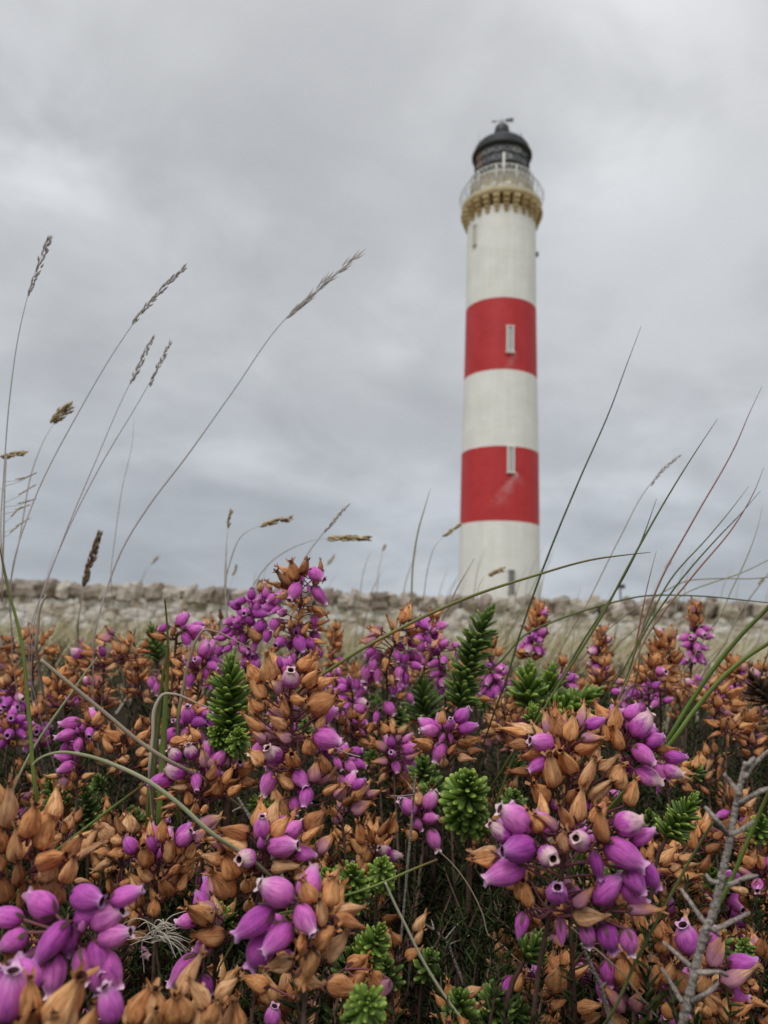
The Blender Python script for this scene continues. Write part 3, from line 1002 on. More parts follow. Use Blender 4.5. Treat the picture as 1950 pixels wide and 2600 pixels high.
# ------------------------------------------------------------------ MEADOW between the heather and the wall
def blades_mesh(name, base, direc, length, width, side, droop, rnd, mats, mi, nseg=3):
    """many flat curved blades at once, as numpy arrays"""
    n = len(base)
    rings = []
    for j in range(nseg + 1):
        t = j / nseg
        c = base + direc * (length * t)[:, None] + droop * (t * t)
        w = (width * (1 - t ** 1.6) * .5 + width * .04)[:, None]
        rings.append(c - side * w)
        rings.append(c + side * w)
    V = np.stack(rings, 1).reshape(-1, 3)
    k = 2 * (nseg + 1)
    idx = np.arange(n)[:, None] * k
    F = np.concatenate([idx + np.array([[2 * j, 2 * j + 1, 2 * j + 3, 2 * j + 2]]) for j in range(nseg)], 0)
    me = bpy.data.meshes.new(name)
    me.vertices.add(len(V))
    me.vertices.foreach_set('co', V.astype(np.float32).ravel())
    me.loops.add(F.size)
    me.loops.foreach_set('vertex_index', F.astype(np.int32).ravel())
    me.polygons.add(len(F))
    me.polygons.foreach_set('loop_start', (np.arange(len(F)) * 4).astype(np.int32))
    me.polygons.foreach_set('material_index', np.tile(mi, nseg).astype(np.int32))
    at = me.attributes.new('rnd', 'FLOAT', 'POINT')
    at.data.foreach_set('value', np.repeat(rnd, k).astype(np.float32))
    for mt in mats:
        me.materials.append(mt)
    me.update(calc_edges=True)
    return me

def build_meadow():
    R = np.random.default_rng(5)
    def patch(name, n, y0, y1, hmin, hmax, wmin, wmax, lean, label=None):
        y = np.sqrt(R.uniform(y0 * y0, y1 * y1, n))
        x = R.uniform(-.75, .75, n) * (y + .8)
        gz = np.array([ground_z(a, b) for a, b in zip(x, y)])
        clump = .55 + .45 * np.sin(x * 2.1 + np.sin(y * 1.7) * 2) * np.sin(y * 1.3 + 1 + x * .6)
        h = R.uniform(hmin, hmax, n) * (.55 + .45 * clump) * (1 + .35 * (x > .12 * y))
        base = np.stack([x, y, gz - .01], 1)
        d = np.stack([R.normal(lean, .22, n), R.normal(0, .2, n), np.ones(n)], 1)
        d /= np.linalg.norm(d, axis=1)[:, None]
        a = R.uniform(0, pi, n)
        side = np.stack([np.cos(a), np.sin(a) * .6, np.zeros(n)], 1)
        dr = np.stack([R.normal(.30, .2, n) * h, R.normal(0, .15, n) * h, -.15 * h], 1)
        g = np.sin(x * 1.3 + 2) * np.sin(y * .9) + R.normal(0, .5, n)
        # greener towards the left
        mi = np.where(g + np.where(x < -2.5, .7, -.1) > .75, 1, np.where(R.random(n) > .85, 2, 0))
        me = blades_mesh(name, base, d, h, R.uniform(wmin, wmax, n), side, dr, R.random(n), [M_mead[0], M_mead[1], M_mead[2]], mi)
        obj(name, me, None, None, kind='stuff', category='grass', label=label)
    M_mead = [mat_var('meadow_straw', [(.34, .28, .17), (.46, .39, .25), (.58, .51, .36)], 1.2, .7, 0, 0, .2, .6),
              mat_var('meadow_green', [(.13, .15, .05), (.20, .22, .08), (.28, .28, .12)], 1.2, .6, 0, 0, .3, .6),
              mat_var('meadow_bleached', [(.55, .50, .38), (.66, .61, .50)], 1.2, .7, 0, 0, .2, .6)]
    patch('meadow_grass', 56000, 2.0, 14.7, .12, .29, .003, .006, .25, 'pale dry meadow grass growing in front of the stone wall')
    patch('near_grass', 5000, 1.0, 2.2, .09, .17, .0015, .003, .25, 'thin dry grass between the heather and the meadow')
build_meadow()

# ------------------------------------------------------------------ BELLS
def bell_verts(kind, seed, nseg, nz):
    """one heather bell along +Z from 0 (stalk end) to 1 (mouth)"""
    r = random.Random(seed)
    if kind in ('p', 'w'):
        z = [0, .025, .09, .20, .34, .50, .66, .79, .88, .94, .99, 1.03]
        q = [.02, .13, .235, .315, .355, .360, .325, .255, .190, .160, .165, .205]
        fat = r.uniform(.80, 1.08)
    elif kind == 'u':
        z = [0, .05, .15, .35, .55, .75, .90, 1.0]
        q = [.02, .12, .20, .25, .23, .16, .08, .02]
        fat = r.uniform(.9, 1.1)
    else:
        z = [0, .03, .10, .20, .32, .46, .60, .74, .85, .93, .985, 1.04]
        q = [.02, .14, .235, .290, .305, .290, .240, .172, .118, .092, .100, .140]
        fat = r.uniform(.76, 1.16)
    if nz < len(z):
        pick = [0, 2, 4, 6, 8, 9, 11] if len(z) > 8 else list(range(len(z)))
        z = [z[i] for i in pick]
        q = [q[i] for i in pick]
    dry = kind in ('b', 'm')
    ph = [r.uniform(0, 2 * pi) for _ in range(8)]
    amp = r.uniform(.015, .06) if dry else .020
    nr = r.choice([5, 6, 7, 8, 9]) if dry else r.choice([4, 8])
    flatx = r.uniform(.72, 1.0) if dry else r.uniform(.93, 1.0)
    bend = r.choice((r.uniform(-.15, .15), r.uniform(-.38, .38))) if dry else r.uniform(-.10, .10)
    V, U, F = [], [], []
    n = len(z)
    lobph = r.uniform(0, 2 * pi)
    dentk = r.choice((0, .5, .9, 1.3, 1.7))
    for j in range(n):
        t = z[j]
        for k in range(nseg):
            a = 2 * pi * k / nseg
            rr = q[j] * fat
            env = sin(pi * min(1, t)) ** .6 if t < 1 else .2
            rr *= 1 + amp * 1.6 * env * sin(nr * a + ph[0] + t * 1.2 * (1 if dry else .3))
            if not dry and kind != 'u':
                rr *= 1 + .035 * env * sin(2 * a + ph[1] + 2.5 * t) + .03 * env * abs(cos(2 * a + ph[4]))
            if dry:
                rr *= 1 + .13 * env * sin(2 * a + ph[1] + 3 * t) + .08 * env * sin(3 * a + ph[2] - 5 * t) + r.uniform(-.075, .075) * env
                rr *= 1 + .12 * env * (abs(cos(2 * a + ph[4] + .5 * t)) - .6)          # four dry corners
                dent = cos(a - ph[5])
                if dent > .55:
                    rr *= 1 - dentk * (dent - .55) * sin(pi * min(1, t))
            zz = t
            if j == n - 1 and kind != 'u':
                lob = cos(4 * a + lobph)
                if dry:
                    rr *= 1.15 + .5 * lob + r.uniform(-.25, .25)
                    zz += .11 * lob + r.uniform(-.05, .05)
                else:
                    rr *= 1 + .17 * lob
                    zz += .035 * lob
            x = rr * cos(a) * flatx + bend * t * t
            y = rr * sin(a)
            V.append((x, y, zz))
            U.append((k / nseg, min(t, 1.0)))
    for j in range(n - 1):
        for k in range(nseg):
            a, b = j * nseg + k, j * nseg + (k + 1) % nseg
            F.append((a, b, b + nseg, a + nseg))
    parts = [(V, F, U, 0)]
    if kind != 'u':
        # throat: goes back in from the lip
        V2, F2 = [], []
        for j, (t, rr) in enumerate(((1.0, .80), (.93, .68), (.80, .62))):
            for k in range(nseg):
                a = 2 * pi * k / nseg
                R0 = (.165 if not dry else .125) * fat * rr
                V2.append((R0 * cos(a) * flatx + bend * t * t, R0 * sin(a), t + (.0 if j else .0)))
        for k in range(nseg):       # lip to throat
            a, b = k, (k + 1) % nseg
            F2 += [(b, a, a + nseg, b + nseg), (b + nseg, a + nseg, a + 2 * nseg, b + 2 * nseg)]
        F2.append(tuple(2 * nseg + k for k in range(nseg)))
        parts.append((V2, F2, None, 1))
        # ring of petal joining lip and throat
        V3 = [V[(n - 1) * nseg + k] for k in range(nseg)] + V2[:nseg]
        F3 = [((k + 1) % nseg, k, nseg + k, nseg + (k + 1) % nseg) for k in range(nseg)]
        parts.append((V3, F3, [(k / nseg, 1.0) for k in range(nseg)] * 2, 0))
    # four sepals clasping the stalk end
    ns = 4
    for s in range(ns):
        a = 2 * pi * s / ns + ph[3]
        ln = r.uniform(.17, .27) if kind != 'u' else .42
        V4, F4 = [], []
        for i, (t, w) in enumerate(((0, .05), (.2, .065), (.4, .07), (.6, .06), (.8, .04), (1.0, .006))):
            tz = -.02 + t * ln
            Rr = float(np.interp(tz, z, q)) * fat + .03 + .045 * t
            for sg in (-1, 1):
                aa = a + sg * w / max(Rr, .12)
                V4.append((Rr * cos(aa) * flatx, Rr * sin(aa), tz))
        for i in range(5):
            F4.append((2 * i, 2 * i + 1, 2 * i + 3, 2 * i + 2))
        parts.append((V4, F4, None, 2))
    return parts

MATS = {'p': 'purple', 'w': 'pale', 'b': 'brown', 'm': 'mauve', 'u': 'purple'}
BELL = {}
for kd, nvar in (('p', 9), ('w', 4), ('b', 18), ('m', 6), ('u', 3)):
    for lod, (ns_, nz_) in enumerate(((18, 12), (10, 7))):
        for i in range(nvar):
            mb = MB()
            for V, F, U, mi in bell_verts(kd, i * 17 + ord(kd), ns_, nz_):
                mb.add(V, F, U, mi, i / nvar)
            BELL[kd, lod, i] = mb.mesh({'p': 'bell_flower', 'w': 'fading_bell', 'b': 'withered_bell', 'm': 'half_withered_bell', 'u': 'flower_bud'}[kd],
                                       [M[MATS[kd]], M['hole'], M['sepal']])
NVAR = {'p': 9, 'w': 4, 'b': 18, 'm': 6, 'u': 3}
BNAME = {'p': 'bell_flower', 'w': 'fading_bell', 'b': 'withered_bell', 'm': 'half_withered_bell', 'u': 'flower_bud'}

def leaf_geo(n=6, length=1.0, width=.16, curve=.12, thick=.5):
    """blunt needle leaf along +Z"""
    prof = [(0, .45), (.15, .80), (.45, .95), (.78, 1.0), (.93, .78), (1.0, .25)]
    V, U, F = [], [], []
    for j, (t, w) in enumerate(prof):
        for k in range(n):
            a = 2 * pi * k / n
            V.append((w * width * .5 * cos(a), w * width * .5 * thick * sin(a) - curve * t * t * length * -1, t * length))
            U.append((k / n, t))
    for j in range(len(prof) - 1):
        for k in range(n):
            a, b = j * n + k, j * n + (k + 1) % n
            F.append((a, b, b + n, a + n))
    F.append(tuple((len(prof) - 1) * n + k for k in range(n)))
    return np.array(V), F, U

LEAF_V, LEAF_F, LEAF_U = leaf_geo(width=.24)
def lowleaf():
    V = np.array([(-.5, 0, .0), (.5, 0, 0), (0, .35, .02), (-.42, 0, .6), (.42, 0, .6), (0, .38, .6), (0, .05, 1.0)])
    V[:, 0] *= .2
    V[:, 1] *= .2
    F = [(0, 1, 4, 3), (1, 2, 5, 4), (2, 0, 3, 5), (3, 4, 6), (4, 5, 6), (5, 3, 6)]
    return V, F
LL_V, LL_F = lowleaf()

def basis(dirv, roll):
    q = dirv.to_track_quat('Z', 'Y') @ Quaternion((0, 0, 1), roll)
    return q

TOWARD = lambda u, v: -ray(u, v).normalized()

def leafy_stem(stem_mb, leaf_mb, p0, p1, r, rng, mi=0, n_per_m=900, ll=.0032, rad0=.0005, rad1=.0009, until=1.0):
    """stem from p0 (top) to p1 (ground) with whorls of narrow leaves"""
    mid = (p0 + p1) / 2 + Vector((rng.uniform(-.006, .006), rng.uniform(-.006, .006), 0))
    pts, rad = catmull([p0, mid, p1], [rad0, (rad0 + rad1) / 2, rad1], 5)
    tube(stem_mb, pts, rad, 6, cap=False, bump=.12, rng=rng, mi=mi, rn=rng.random())
    if leaf_mb is None:
        return
    ln = (p1 - p0).length * until
    n = int(ln * n_per_m)
    for i in range(n):
        t = i / max(n, 1) * until
        k = t * (len(pts) - 1)
        i0 = min(int(k), len(pts) - 2)
        c = pts[i0].lerp(pts[i0 + 1], k - i0)
        a = rng.uniform(0, 2 * pi)
        d = Vector((cos(a), sin(a), rng.uniform(.2, 1.3))).normalized()
        q = basis(d, rng.uniform(0, 6)).to_matrix()
        s = ll * rng.uniform(.6, 1.3)
        V = (LL_V * s) @ np.array(q).T + np.array(c[:])
        leaf_mb.add(V, LL_F, None, 0, rng.random())

HEADS = []
def make_head(name, label, bells, D, seed, group=None, lod=0, name_stem=True, stem_px=None, near_leaf=True):
    """bells: list of (kind, base Vector, direction Vector, length)"""
    rng = random.Random(seed)
    # axis through the bells
    bs = sorted(bells, key=lambda b: -b[1].z)
    n3 = max(1, len(bs) // 3)
    grp = [bs[:n3], bs[n3:2 * n3] or bs[:n3], bs[2 * n3:] or bs[-1:]]
    L0 = sum(b[3] for b in bells) / len(bells)
    ax = []
    for g in grp:
        c = Vector((0, 0, 0))
        for b in g:
            c += b[1] - b[2] * (b[3] * .35)
        c /= len(g)
        c.y += L0 * .35
        ax.append(c)
    ax[0].z = max(ax[0].z, bs[0][1].z - L0 * .2)
    ax[2].z = min(ax[2].z, ax[1].z - L0 * .3)
    if stem_px:
        ax = [P(u, v, D + .5 * L0) for (u, v) in stem_px]
    foot = ax[-1].copy()
    foot.x += rng.uniform(-.006, .006)
    foot.y += rng.uniform(0, .01)
    foot.z = ground_z(foot.x, foot.y) - .003
    if foot.z > ax[-1].z - .004:
        foot.z = ax[-1].z - .02
    T = thing(name, label, 'heather flower head', foot, group)
    smb, lmb = MB(), MB()
    thick = L0 * .12
    chain = [a - foot for a in ax]
    pts, rad = catmull(chain, [thick * .45] + [thick * .7] * (len(chain) - 1), 5)
    tube(smb, pts, rad, 7, cap=True, bump=.12, rng=rng, rn=.3)
    leafy_stem(smb, lmb, chain[-1], Vector((0, 0, 0)), None, rng, 0, 1000 if near_leaf else 500, .0036, thick * .7, thick * .85)
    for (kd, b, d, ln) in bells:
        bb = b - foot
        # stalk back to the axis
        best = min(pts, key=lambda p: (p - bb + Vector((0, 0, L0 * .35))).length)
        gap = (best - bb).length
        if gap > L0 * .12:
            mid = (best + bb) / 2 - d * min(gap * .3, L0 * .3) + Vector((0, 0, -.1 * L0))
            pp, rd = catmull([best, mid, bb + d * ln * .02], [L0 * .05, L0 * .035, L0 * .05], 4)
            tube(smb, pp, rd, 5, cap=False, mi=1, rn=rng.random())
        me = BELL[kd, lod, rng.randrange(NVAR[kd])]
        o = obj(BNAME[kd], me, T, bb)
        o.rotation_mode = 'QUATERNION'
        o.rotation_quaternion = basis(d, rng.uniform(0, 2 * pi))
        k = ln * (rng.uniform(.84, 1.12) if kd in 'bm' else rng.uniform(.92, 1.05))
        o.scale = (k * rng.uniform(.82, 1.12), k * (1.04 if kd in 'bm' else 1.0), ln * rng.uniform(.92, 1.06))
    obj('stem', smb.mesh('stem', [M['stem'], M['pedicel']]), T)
    if lmb.n:
        obj('stem_leaves', lmb.mesh('stem_leaves', [M['heathleaf']]), T, None, kind='stuff')
    return T

def explicit(crop, rows, D, L0, seed):
    ox, oy, s = crop
    rng = random.Random(seed)
    out = []
    for row in rows:
        kd, bx, by, mx, my = row[:5]
        t = row[5] if len(row) > 5 else .15
        u, v = ox + bx * s, oy + by * s
        dx, dy = (mx - bx) * s, (my - by) * s
        w = (RIGHT * dx - UP * dy) * (D / F_PX)
        pl = w.length
        t_ = max(-.6, min(.97, t))
        ln = min(max(pl / sqrt(1 - t_ * t_), L0 * (.8 if kd != 'u' else .5)), L0 * 1.28)
        d = (w.normalized() * sqrt(1 - t_ * t_) + TOWARD(u, v) * t_) if pl > 1e-9 else TOWARD(u, v)
        dep = D - max(t_, 0) * L0 * .45 + rng.uniform(-.10, .10) * L0
        b = P(u, v, dep)
        if t > .75:      # mouth to the lens: keep the visible disc centred
            b = P(ox + (bx + mx) / 2 * s, oy + (by + my) / 2 * s, dep) - w * .3
        out.append((kd, b, d.normalized(), ln))
    return out

def thicken(bells, L0, seed, frac=.6):
    """more bells on the far side of a head, where the near ones leave gaps"""
    rng = random.Random(seed)
    base = [b for b in bells if b[0] != 'u']
    if len(base) < 6:
        return bells
    cx = sum((b[1] for b in base), Vector()) / len(base)
    out = []
    for k in range(int(len(base) * frac)):
        kd, p, d, ln = rng.choice(base)
        q = rng.choice(base)[1]
        c = p.lerp(q, rng.uniform(.15, .5)) if (q - p).length < L0 * 3 else p.lerp(cx, .35)
        c = c + FWD * L0 * rng.uniform(.55, 1.4)
        dd = (c - cx - FWD * L0 * .3)
        dd = (dd.normalized() if dd.length > 1e-6 else FWD) * .8 + d * .5 + Vector((rng.uniform(-.3, .3), .2, rng.uniform(-.2, .5)))
        kk = {'w': 'p'}.get(kd, kd)
        e = c + dd.normalized() * L0
        if min(((e - (b[1] + b[2] * b[3] * .5)) - FWD * (e - (b[1] + b[2] * b[3] * .5)).dot(FWD)).length for b in base) > L0 * .55:
            continue
        out.append((kk, c, dd.normalized(), L0 * rng.uniform(.85, 1.1)))
    return out + bells

def auto(top, bot, D, L0, pattern, seed, per=6, wide=1.0):
    """whorls of bells down an axis; pattern: one letter per whorl from the top"""
    rng = random.Random(seed)
    a, b = P(*top, D), P(*bot, D)
    n = len(pattern)
    out = []
    for i, kd in enumerate(pattern):
        t = i / max(1, n - 1)
        c = a.lerp(b, t)
        k = per if i else max(3, per - 2)
        ph = rng.uniform(0, 6)
        for j in range(k):
            az = ph + 2 * pi * j / k + rng.uniform(-.3, .3)
            kk = kd
            if kd == 'x':
                kk = rng.choice('pb')
            if rng.random() < .10:
                kk = rng.choice('bmpw')
            if kk in 'bm':
                el = radians(rng.gauss(62 - 50 * t, 16))
            else:
                el = radians(rng.gauss(15 - 50 * t, 20))
            d = Vector((cos(az) * cos(el), sin(az) * cos(el), sin(el)))
            ln = L0 * rng.uniform(.82, 1.12)
            rr = L0 * rng.uniform(.22, .42) * wide * (.5 if i == 0 else 1)
            out.append((kk, c + Vector((cos(az) * rr, sin(az) * rr, rng.uniform(-.2, .2) * L0)), d, ln))
    return out

# crops of the photograph used to measure the heads: origin and scale
cA, cB, cC = (1200, 1750, 550 / 1659), (1200, 2000, 550 / 1659), (500, 2050, 450 / 1659)
cD, cE, cF = (0, 1950, 450 / 1531), (500, 1380, 450 / 1659), (500, 1750, 450 / 1659)
cG, cH, cI = (0, 1500, 550 / 1659), (900, 1500, 550 / 1659), (1400, 1500, 550 / 1659)
cJ, cK, c5, c4 = (1550, 2050, 400 / 1609), (150, 2020, 450 / 1659), (950, 1950, .6028), (0, 1950, .6028)

EXPL = [
 ('large purple heather head on a thick bare stem, under the big brown head at right', cB, .137, .0060, [
  ('p',430,290,200,170,.2),('w',290,390,120,290,.1),('p',480,450,215,480,.35),('p',400,590,90,700,.1),('b',190,530,80,560,-.3),
  ('b',520,340,430,160,0),('b',740,310,705,150,.2),('m',640,330,520,190,.1),('b',980,400,1050,170,.3),('b',920,280,1010,120,-.1),
  ('b',700,480,670,360,.6),('w',850,420,815,400,.95),('w',540,500,580,530,.95),('p',930,480,960,690,.2),('p',1010,420,1280,575,.3),
  ('w',1080,300,1310,240,.15),('p',1200,420,1385,330,-.1),('p',1290,570,1420,750,.15),('p',1170,620,1290,770,.3),('p',1140,700,1315,890,.0),
  ('p',635,860,650,790,.93),('m',770,900,960,790,.35),('p',920,880,1120,670,.0),('b',430,900,400,690,.3),('b',360,860,345,730,0),
  ('b',760,980,1030,990,.25),('b',1110,900,1110,790,-.1),('m',1180,950,1420,890,.2),('u',400,950,350,1160,.1),('u',670,1000,690,1200,.2),
  ('p',860,1040,900,1240,.0),('p',990,1040,1080,1240,-.1),('p',1170,1080,1220,1280,-.1)],
  [(1432,2075),(1424,2230),(1395,2330),(1375,2420),(1352,2600)]),
 ('biggest brown head of pointed dry bells, above the large purple head at right', cA, .165, .0060, [
  ('b',740,400,770,200,.1),('b',640,380,640,220,.1),('p',620,420,430,390,.3),('b',540,500,345,480,.1),('p',570,520,475,600,.2),
  ('b',520,630,290,650,.1),('b',620,740,600,490,.4),('b',740,640,710,410,.45),('b',640,520,660,380,.1),('b',780,480,960,400,.2),
  ('b',560,870,440,690,.4),('b',840,740,910,510,.4),('b',770,890,820,690,.5),('b',900,860,1060,670,.3),('b',1080,740,1200,580,.2),
  ('b',1180,890,1280,720,.1),('b',960,620,1100,520,.1),('p',860,290,970,240,0),('m',830,390,990,340,.1),('b',430,420,350,430,.1),
  ('u',640,930,620,860,.2),('u',860,930,880,880,.1),('m',560,440,600,360,-.1),('b',900,560,950,440,0)],
  [(1445,1900),(1440,2010),(1436,2090)]),
 ('whitish purple bells beside two upright brown bells, upper right of the biggest brown head', cA, .175, .0060, [
  ('b',1130,460,1095,250,.35),('b',1080,330,1095,110,0),('w',1220,360,1370,190,.1),('p',1310,410,1440,370,.2),('p',1230,430,1360,550,.45),
  ('w',1240,620,1430,700,.25),('p',1460,520,1600,520,.2),('w',1440,600,1560,640,.3),('p',1170,230,1210,180,-.2),('p',1380,560,1440,620,.1),
  ('b',1400,470,1450,470,.2),('b',1040,400,1010,300,.1),('p',1190,330,1240,250,-.3)], None),
 ('loose brown head of small bells left of the biggest brown head', cA, .30, .0060, [
  ('b',200,140,195,30,.1),('b',270,110,325,50,0),('b',50,60,150,100,.1),('b',230,230,160,140,.3),('b',260,280,305,190,.2),('b',250,150,340,90,-.1),
  ('b',330,170,405,160,.1),('b',180,320,60,335,.1),('b',190,290,130,260,.1),('b',220,330,235,260,.8),('b',360,370,385,250,.3),('b',300,450,260,330,.3),
  ('m',150,420,90,400,0),('m',220,400,180,370,.2),('b',500,310,515,260,0),('b',540,340,580,300,0)], None),
 ('five fat purple bells with brown bells to their right, low in the centre', cC, .124, .0060, [
  ('p',900,860,590,700,.2),('p',720,950,390,1190,.2),('p',890,1090,700,1310,.5),('p',680,1190,510,1480,.05),('p',940,920,1050,1130,.55),
  ('b',1080,900,970,620,.1),('b',1190,1090,1160,830,.45),('b',1250,920,1250,710,-.1),('b',1280,1020,1420,1080,.2),('b',1300,1020,1430,960,-.1),
  ('b',1130,1290,1300,1090,.5),('b',1020,1290,965,1310,.9),('b',900,1420,680,1510,.3),('b',1060,1330,1080,1570,.2),('b',900,1600,1150,1600,-.1),
  ('b',1200,1440,1380,1200,-.2),('b',1000,1500,960,1600,-.2)], None),
 ('brown head with two horizontal purple bells, left of centre above the five fat bells', cC, .152, .0060, [
  ('p',660,370,950,350,.15),('p',900,420,1130,450,-.1),('p',600,290,610,110,.2),('u',600,390,590,300,.4),('w',540,460,440,480,.85),
  ('b',700,260,890,90,.1),('b',480,270,240,120,.1),('b',460,390,250,240,.3),('m',300,350,90,240,0),('b',250,520,70,400,.05),
  ('b',350,650,230,400,.3),('b',340,830,120,570,.4),('b',490,770,450,600,.5),('b',490,970,480,800,.5),('b',700,580,960,520,.25),
  ('b',900,660,1090,570,-.1),('b',980,320,1090,220,-.1),('m',1130,420,1230,310,-.1)], None),
 ('brown cluster of dry bells right of the long brown and purple spike', c4, .235, .0055, [
  ('b',1540,360,1430,270,.1),('b',1530,320,1490,215,.1),('b',1560,310,1570,220,.3),('b',1590,330,1630,250,.1),('w',1620,370,1690,370,.2),
  ('b',1610,400,1680,410,.2),('b',1545,390,1535,330,.6),('b',1480,350,1420,330,.1),('w',1640,360,1590,330,.5),('b',1450,300,1410,250,0),
  ('b',1650,280,1659,200,0),('b',1600,290,1640,200,0)], None),
 ('long upright spike, brown at the crown and purple below, in the middle of the heather', cE, .182, .0059, [
  ('w',870,1330,885,1180,.65),('b',700,1290,620,990,.2),('b',600,1310,450,1150,-.05),('b',640,1450,490,1250,.2),('m',800,1390,670,1270,.4),
  ('b',1000,1340,1160,1160,.2),('b',950,1180,1055,1070,-.1),('b',1110,1340,1250,1240,-.1),('b',880,1460,1030,1440,.5),('b',1050,1550,1305,1440,.1),
  ('b',640,1550,480,1460,0),('b',850,1600,730,1460,.5),('u',780,1170,755,1040,.1),('u',860,1160,865,1065,0),
  ('b',640,1750,410,1650,.2),('b',840,1730,655,1620,.3),('b',1130,1740,1210,1580,.3),('p',1090,1790,1360,1870,.2),('m',650,1860,540,1780,0),
  ('m',900,1830,720,1800,.1),('w',770,2030,650,1900,.6),('b',640,2060,500,1950,-.1),('b',1050,1970,1050,1800,.35),('b',900,2080,890,1990,.85),
  ('m',1100,2230,1090,2040,.3),('b',1230,2150,1150,1960,.3),('p',700,2130,640,2340,.3),('b',900,2290,770,2160,.35),('p',1040,2280,1010,2440,.55),
  ('p',920,2360,925,2540,0),('p',930,2120,960,2190,.5),('b',1180,2340,1340,2230,.2),('m',1290,2380,1400,2270,.1),('b',800,2400,830,2540,-.1),
  ('b',560,1620,520,1500,-.2),('b',1160,1460,1250,1380,-.2)],
  [(735,1700),(740,1800),(742,1900),(750,2010),(748,2110)]),
 ('brown and mauve bells spreading right from the foot of the middle spike', cF, .21, .0056, [
  ('b',1450,1040,1600,900,.1),('m',1440,1130,1655,1100,.2),('b',1300,1180,1240,1120,.6),('b',1360,1080,1390,1060,.3),('p',1450,930,1530,880,0),('m',1600,1010,1659,960,0),
  ('m',1330,1260,1300,1180,0)], None),
 ('small purple cluster of bells right of the middle spike, beside a bleached straw', cF, .245, .0055, [
  ('p',1290,640,1345,750,.2),('p',1390,680,1485,770,.2),('p',1460,670,1580,740,.0),('p',1400,790,1450,880,.1),('p',1320,810,1380,880,0),('b',1230,600,1280,560,0),
  ('b',1330,620,1400,600,-.1)], None),
 ('brown cluster of open ended bells with tiny buds, right of the middle spike', cF, .27, .0055, [
  ('b',1360,340,1340,200,.1),('b',1430,280,1440,190,0),('b',1520,290,1610,210,.05),('b',1390,420,1395,370,.8),('b',1500,430,1515,410,.9),
  ('b',1520,470,1590,530,.4),('b',1400,520,1410,490,.9),('b',1590,400,1659,340,.1),('u',1500,330,1470,290,.2),('u',1550,340,1560,290,.2),
  ('b',1280,280,1270,190,.1),('b',1300,170,1390,130,0),('u',1530,370,1550,400,.2),('b',1240,200,1280,130,-.1)], None),
 ('tallest heather head, brown crown with fat purple bells, reaching above the wall', cE, .25, .0056, [
  ('b',920,350,880,160,.2),('b',980,290,1030,135,0),('b',870,410,730,270,.3),('b',800,410,680,330,0),('b',850,290,820,235,-.2),
  ('p',960,370,880,510,.45),('p',1050,250,1180,340,.4),('p',1090,400,1200,580,.1),('u',990,300,1000,370,.3),('u',1040,380,1050,460,.3),
  ('b',1060,500,1040,535,.8),('b',940,560,895,640,.5),('b',860,490,760,500,.2),('b',1080,590,1190,640,.2),('b',1000,600,965,720,.1),
  ('b',870,790,865,690,.6),('b',990,850,1020,740,.1),('p',810,890,760,940,.75),('p',930,860,1000,1020,.3),('p',1040,880,1095,1000,0),
  ('p',740,700,700,810,.2),('p',670,800,645,930,.1),('p',1100,670,1100,800,-.2),('b',730,880,745,820,.5),('b',1080,900,1170,930,0),
  ('p',900,1010,900,1130,0),('p',1030,1020,1080,1140,-.1),('p',980,1060,990,1180,-.2),('b',690,1000,760,950,.1),('b',1150,260,1160,220,-.3),
  ('b',1100,740,1200,750,-.1),('p',1130,960,1150,1060,-.3)], None),
 ('all purple heather head leaning against the tallest one, left of it', cE, .285, .0054, [
  ('p',510,530,510,405,.1),('p',410,610,300,545,.1),('p',455,630,450,640,.97),('p',500,650,670,660,.1),('p',370,700,255,750,.2),
  ('p',390,800,370,760,.3),('p',650,730,530,830,.2),('p',540,760,480,710,-.1),('p',740,590,600,600,.1),('p',720,580,740,500,.2),
  ('p',740,480,690,520,.3),('p',640,520,640,430,0),('p',280,880,160,890,.0),('p',320,790,260,820,.1),('p',430,840,420,950,.1),
  ('p',350,860,350,960,.3),('p',330,960,260,1010,.4),('p',250,960,190,1040,.1),('p',390,970,480,1030,.1),('p',540,920,530,1030,.1),
  ('p',460,530,410,540,.3),('b',600,450,590,355,-.1),('b',610,890,440,800,.2),('b',700,430,665,380,-.1),('p',490,1090,540,1150,0),
  ('p',640,800,650,900,0),('p',430,680,400,700,.4),('p',450,1060,440,1100,.1),('p',520,1180,560,1130,-.2),('p',570,540,560,620,.2),('p',790,590,760,610,.3)], None),
 ('tiny brown head with three upright bells, left of the all purple head', cE, .42, .0056, [
  ('b',90,780,70,690,.1),('b',150,740,130,645,.1),('b',230,710,220,615,.1),('b',120,830,90,760,.3),('b',190,830,180,760,.3),('b',120,900,70,860,.2),
  ('m',200,880,240,830,.1),('b',140,940,110,900,0),('b',90,880,40,850,0),('b',260,760,290,700,0)], None),
 ('purple cluster on the left, one open bell facing forward, a purple pair beneath it', cG, .245, .0054, [
  ('p',590,1080,440,1130,.2),('p',620,1010,465,1020,-.05),('p',690,1050,685,1085,.85),('p',600,1120,600,1230,.4),('p',530,1160,480,1220,-.1),
  ('u',600,1100,590,1060,.3),('b',680,1010,670,950,-.1),('b',750,1030,795,960,0),('p',560,1280,425,1270,-.05),('p',580,1330,450,1370,.25),
  ('m',490,1420,490,1500,.2),('b',570,1450,550,1410,.5),('b',630,1430,705,1400,.1),('b',460,1420,350,1410,0),('b',700,1220,690,1190,.85)], None),
 ('brown head of plump dry bells right of the left purple cluster', cG, .245, .0054, [
  ('b',720,1140,770,1050,.1),('b',930,1150,780,1040,.1),('b',860,1240,770,1130,.3),('b',960,1110,880,1030,0),('b',1010,1180,1020,1080,.3),
